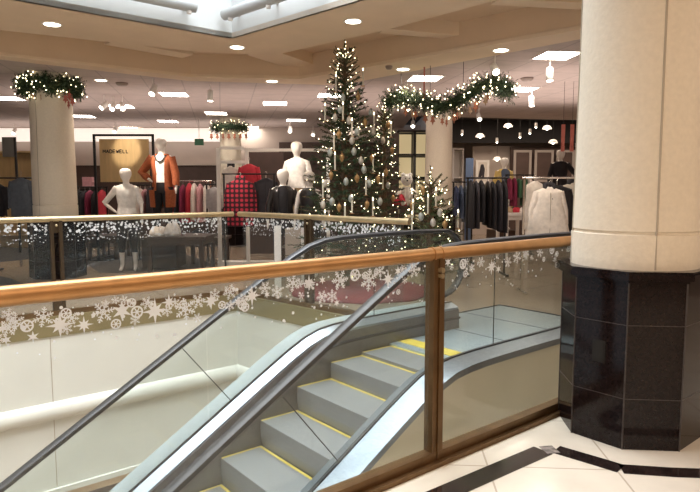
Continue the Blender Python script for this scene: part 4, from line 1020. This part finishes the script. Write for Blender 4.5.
# dark tables
def table(label, px0, px1, py, Y, d, m=wood_dark, name='display_table'):
    a = AT(px0, py, Y); b = AT(px1, py, Y); L = b.x - a.x; z = a.z; t = thing(name, label, 'table', (a.x, Y, 0))
    MB().box(0, L, 0, d, z - .05, z).build('tabletop', m, t); MB().box(.05, L - .05, .04, d - .04, z - .14, z - .05).build('apron', m, t)
    for x in (.04, L - .1):
        for y in (.03, d - .09): MB().box(x, x + .06, y, y + .06, 0, z - .14).build('leg', m, t)
    return t, z
t, zt1 = table('dark wooden display table with a white scarf on it, right of the blouse mannequin', 144, 205, 237, 9.7, .9)
sc_m = MB(); 
def drape(name, label, cat, px, py, Y, m, w, h, ph=0, zb=0):
    rings = []
    for i in range(7):
        f = i / 6; rings.append([(w * (.5 + .12 * math.sin(3 * q + ph)) * math.cos(q) * math.cos(f * PI / 2.2), w * .4 * math.sin(q) * math.cos(f * PI / 2.2), h * math.sin(f * PI / 2) * (1 + .2 * math.sin(2 * q + ph))) for q in [2 * PI * k / 20 for k in range(20)]])
    o = MB().loft(rings).build(name, m, None, True); p = AT(px, py, Y); o.location = (p.x, Y, zb); return tag(o, label, cat)
drape('scarf', 'rumpled white scarf on the left half of the dark table', 'scarf', 158, 236, 10.1, f_cream, .34, .13, 1, zt1)
drape('sweater', 'white folded top draped on the dark table, taller heap', 'top', 172, 236, 10.05, f_white, .26, .2, 2, zt1)
t, zt2 = table('second dark low table behind, toward the red plaid shirt', 188, 224, 238, 10.9, .7)
drape('sweater', 'charcoal folded top on the low table near the plaid shirt', 'top', 198, 232, 11.2, f_grey, .3, .14, 4, zt2)
t, zt3 = table('dark wooden table behind the left cream column plinth', 84, 118, 236, 11.6, .8)
# right of the store: dark rack, table with folded clothes, cream jackets
rack('black rack of dark coats in the middle of the right-hand store', 466, 508, 178, 9.6, black_metal)
row(468, 506, 181, 232, 9.6, [(f_black, 'black'), (f_grey, 'charcoal'), (f_black, 'long black'), (f_leather, 'shiny black'), (f_black, 'plain black'), (f_grey, 'dark grey'), (f_black, 'rightmost black')], 'coat on the dark rack', 'dark coats on the right-hand rack', .28)
rack('black rack of blue clothes right of the round column', 452, 474, 182, 11.2, black_metal)
row(454, 472, 186, 222, 11.2, [(f_navy, 'navy'), (f_denim, 'denim blue'), (f_dgrey, 'grey blue'), (f_navy, 'second navy')], 'garment right of the round column', 'blue clothes beside the round column', .24)
t, zt4 = table('pale table stacked with folded clothes behind the dark coats', 504, 532, 213, 11.6, .8, white_metal)
for i, (px, m, cn) in enumerate([(509, f_tan, 'tan'), (516, f_red, 'red'), (523, f_cream, 'cream'), (529, f_tan, 'brown')]):
    drape('sweater', f'{cn} folded sweater on the pale table', 'sweater', px, 210, 11.9, m, .18, .09, i, zt4)
row(507, 532, 178, 206, 12.8, [(f_maroon, 'maroon'), (f_maroon, 'wine red'), (f_green, 'dark green'), (f_green, 'moss green'), (f_cream, 'ivory')], 'garment above the pale table', 'coloured clothes above the pale table', .22)
rack('black rack of maroon and green clothes above the pale table', 505, 534, 175, 12.8)
rack('chrome rack holding the cream jackets beside the big column', 522, 600, 178, 7.9, chrome)
_a = AT(549, 187, 7.75); jk = garment('cream_jacket', 'cream jacket with a black collar hanging nearest the big column', 'jacket', (_a.x, 7.75), 0, f_cream, _a.z, .36, .62, .48, 1.6, .08, collar=f_black, line=joint_m)
_a = AT(572, 183, 8.2); jk2 = garment('cream_jacket', 'second cream jacket half hidden behind the front one', 'jacket', (_a.x, 8.15), 0, fabric('ivory_fabric', (.50, .44, .37)), _a.z, .38, .66, .5, 1.5, .09, collar=f_black)
hang(526, 544, 181, 229, 8.12, 'cream_dress', 'long cream dress behind the left edge of the jackets', 'dress', f_cream, sleeves=False, flare=1.2)
_a = AT(557, 185, 7.97); garment('dark_jacket', 'black jacket hanging between the two cream jackets', 'jacket', (_a.x, 7.97), 0, f_black, _a.z, .38, .62, .48, 1.6, .07)
# right-hand back wall: framed dark panels, picture, blue panel, shelves
def framed(label, px0, px1, py0, py1, Y, mf, mi):
    a = AT(px0, py0, Y); b = AT(px1, py1, Y); w, h = b.x - a.x, a.z - b.z; t = thing('wall_panel', label, 'wall panel', (a.x, Y, b.z)); f = .07
    MB().box(f, w - f, .02, .05, f, h - f).build('infill', mi, t)
    fb = MB(); fb.box(0, w, 0, .05, 0, f); fb.box(0, w, 0, .05, h - f, h); fb.box(0, f, 0, .05, f, h - f); fb.box(w - f, w, 0, .05, f, h - f); fb.build('frame', mf, t); return t
pf = mat('grey_frame', (.35, .30, .27), .5)
bl_w = panel('display_wall', 'dark wall behind the framed panels on the right', 'wall panel', 511, 620, 147, 200, 18.0, wall_brown, .1, 0)
for px0, px1, l in [(514, 531, 'leftmost'), (535, 553, 'middle'), (557, 574, 'rightmost')]: framed(f'{l} dark framed panel on the right-hand back wall', px0, px1, 150, 182, 17.8, pf, wall_brown)
pic = framed('white framed picture of a standing figure on the right-hand wall', 476, 489, 160, 184, 18.0, white_metal, mat('picture_white', (.7, .64, .58), .6))
MB().tube([(.17, .015, .2), (.2, .015, .45), (.19, .015, .58)], [.09, .07, .04], 8).build('printed_figure', f_grey, pic)
panel('blue_panel', 'narrow blue lit panel between the column and the picture', 'panel', 466, 473, 158, 190, 16.5, mat('blue_board', (.10, .16, .30), .5), .05, 0)
panel('partition', 'pale cream partition behind the picture and the coats', 'partition', 473, 511, 146, 230, 18.4, wall_cream, .1, 0)
cabinet('white lit shelving right of the round column', 453, 464, 148, 14.6, white_metal, cove_wall, 3)
# domed pendant lamps under the black ceiling
dm = []
for px, py in [(508, 127), (547, 129), (480, 137), (497, 160), (553, 143)]:
    Y = 15.8 if py < 150 else 16.6; p = AT(px, py, Y); t = thing('dome_lamp', '', 'lamp', (p.x, Y, p.z), 0, 'white dome lamps under the black ceiling')
    autosmooth(MB().lathe([(.03, .13), (.10, .11), (.15, .05), (.17, 0), (.155, 0), (.13, .05), (.08, .09), (.03, .10)], n=20).build('shade', white_metal, t), 50)
    MB().ball((0, 0, .03), .07, 10, 6).build('bulb', lamp_glow, t); MB().tube([(0, 0, .11), (0, 0, (ZC + .25 - p.z) / .72)], .006, 5).build('cord', black_metal, t); t.scale = (.72, .72, .72); dm.append(t)
series(dm, 'white dome lamp hanging under the black ceiling', lambda o: o.location.x / o.location.y, 'from the left')
sl = []
for px, py in [(536, 126), (530, 132), (497, 141), (462, 133), (520, 136)]:
    Y = 15.5; p = AT(px, py, Y); t = thing('ceiling_spot', '', 'spotlight', (p.x, Y, p.z), 0, 'tiny spotlights under the black ceiling')
    autosmooth(MB().lathe([(.0001, .08), (.03, .08), (.035, -.03), (.0001, -.03)], n=12).build('housing', white_metal, t), 50); MB().ball((0, 0, -.03), .026, 8, 5).build('lens', lamp_glow, t)
    MB().tube([(0, 0, .08), (0, 0, ZC + .25 - p.z)], .005, 5).build('stem', black_metal, t); sl.append(t)
series(sl, 'tiny bright spotlight under the black ceiling', lambda o: o.location.x / o.location.y, 'from the left')
# dark shelving with lit gold backs behind the trees, plush figure and cushions
def lit_unit(label, px0, px1, py0, Y, nx, nz):
    a = AT(px0, py0, Y); b = AT(px1, py0, Y); L = b.x - a.x; z = a.z; t = thing('lit_shelving', label, 'shelving', (a.x, Y, 0))
    MB().box(0, L, .35, .4, 0, z).build('back_panel', black_metal, t)
    fr = MB()
    for i in range(nx + 1): fr.box(L * i / nx - .03, L * i / nx + .03, 0, .35, 0, z)
    fr.build('uprights', black_metal, t)
    for j in range(nz + 1): MB().box(0, L, 0, .35, z * j / nz - .025, z * j / nz + .02).build('shelf', black_metal, t)
    for i in range(nx):
        for j in range(1, nz):
            MB().box(L * i / nx + .05, L * (i + 1) / nx - .05, .32, .345, z * j / nz + .04, z * (j + 1) / nz - .05).build('lit_back', mat('gold_lit_back', (.5, .4, .22), .5, emit=(1, .78, .42), estr=.35), t)
lit_unit('dark shelving with softly lit gold backs, left of the round column', 398, 432, 131, 14.2, 2, 5)
panel('dark_cabinet', 'tall dark cabinet behind the slim tree', 'cabinet', 385, 398, 133, 230, 14.0, wood_dark, .5, 0)
ZT = AT(405, 213, 8.9).z
t, zt5 = table('dark wooden table with plush gifts behind the small tree', 398, 430, 206, 9.6, .45)
pl = thing('plush_toy', 'white-headed plush toy in cream sitting on the gift table', 'toy', (AT(407, 190, 9.8).x, 9.85, zt5))
wf = mat('white_fleece', (.85, .82, .78), .95, 0, .1, 30, .5)
autosmooth(MB().lathe([(.0001, 0), (.09, .01), (.11, .08), (.10, .2), (.07, .29), (.05, .31), (.0001, .31)]).build('body', f_cream, pl), 60)
hd_ = MB(); hd_.ball((0, 0, .42), .095, 16, 10, 1.05); hd_.ball((-.06, 0, .50), .035); hd_.ball((.06, 0, .50), .035); autosmooth(hd_.build('head', wf, pl), 60)
ey = MB(); ey.ball((-.03, -.088, .44), .010, 6, 4); ey.ball((.03, -.088, .44), .010, 6, 4); ey.ball((0, -.096, .405), .014, 6, 4); ey.build('face', black_metal, pl)
for s in (-1, 1): autosmooth(MB().tube([(s * .07, 0, .26), (s * .15, -.04, .18), (s * .14, -.1, .12)], [.04, .035, .03], 10).build('arm', f_cream, pl), 60); autosmooth(MB().tube([(s * .05, -.05, .05), (s * .08, -.19, .04)], [.045, .035], 10).build('foot', f_cream, pl), 60)
drape('cushion', 'round red cushion left of the plush toy', 'cushion', 400, 192, 9.75, f_red, .22, .16, 0, zt5)
drape('gift_bag', 'dark fir coloured gift heap on the right end of the gift table', 'gift', 428, 192, 9.85, fabric('dark_green', (.03, .05, .03)), .2, .22, 3, zt5)
drape('gift_basket', 'tan basket right of the plush toy on the gift table', 'basket', 420, 192, 9.75, f_tan, .22, .18, 5, zt5)
# exit sign and hanging red ribbons at right
t = thing('exit_sign', 'small green sign hanging above the clothes beyond the rust cardigan', 'sign', tuple(AT(199, 142, 15.0)))
MB().box(-.11, .11, 0, .04, -.08, .08).build('sign_box', mat('green_sign', (.03, .12, .06), .5), t); MB().tube([(0, .02, .08), (0, .02, ZC - t.location.z)], .008, 6).build('stem', white_metal, t)
for i, (px, l) in enumerate([(563, 'left red ribbon hanging from the ceiling beside the big column'), (572, 'right red ribbon hanging from the ceiling beside the big column')]):
    p = AT(px, 138, 10.0); o = MB().box(-.03, .03, -.005, .005, -.22, .22).build('ribbon', pink_m); o.location = p; tag(o, l, 'ribbon'); 
    MB().tube([(0, 0, .22), (0, 0, ZC - p.z)], .003, 4).build('thread', black_metal, o)
# beams of the track spotlights, plus added ones without a fixture that brighten their targets
def beam(src, dst, power, size=.35):
    d = bpy.data.lights.new('spotlight_beam', 'SPOT'); d.energy = power; d.color = (1, .86, .72); d.spot_size = size; d.spot_blend = .6; d.shadow_soft_size = .04
    o = bpy.data.objects.new('spotlight_beam', d); COL.objects.link(o); o.location = src; o.rotation_euler = (Vector(dst) - Vector(src)).to_track_quat('-Z', 'Y').to_euler()
def tp(px, py, Y): return AT(px, py, Y)
for (sx, sy), dst, pw_ in [((104, 97), tp(126, 185, 10.0), 110), ((122, 97), tp(162, 165, 10.6), 200), ((112, 97), tp(127, 150, 11.4), 130), ((290, 123), tp(297, 165, 10.4), 0),
                           ((153, 80), tp(284, 185, 9.6), 120), ((210, 88), tp(300, 165, 10.3), 190), ((170, 92), tp(240, 195, 10.2), 110), ((240, 95), tp(284, 172, 9.5), 120), ((495, 56), tp(548, 205, 7.8), 75), ((460, 92), tp(440, 160, 13.0), 90), ((550, 62), tp(490, 205, 9.6), 40), ((532, 92), tp(504, 170, 15.2), 220), ((425, 85), tp(345, 150, 8.0), 60)]:
    if pw_: q = ceil_pt(sx, sy, 2.85); beam((q[0], q[1], 2.85), dst, pw_)
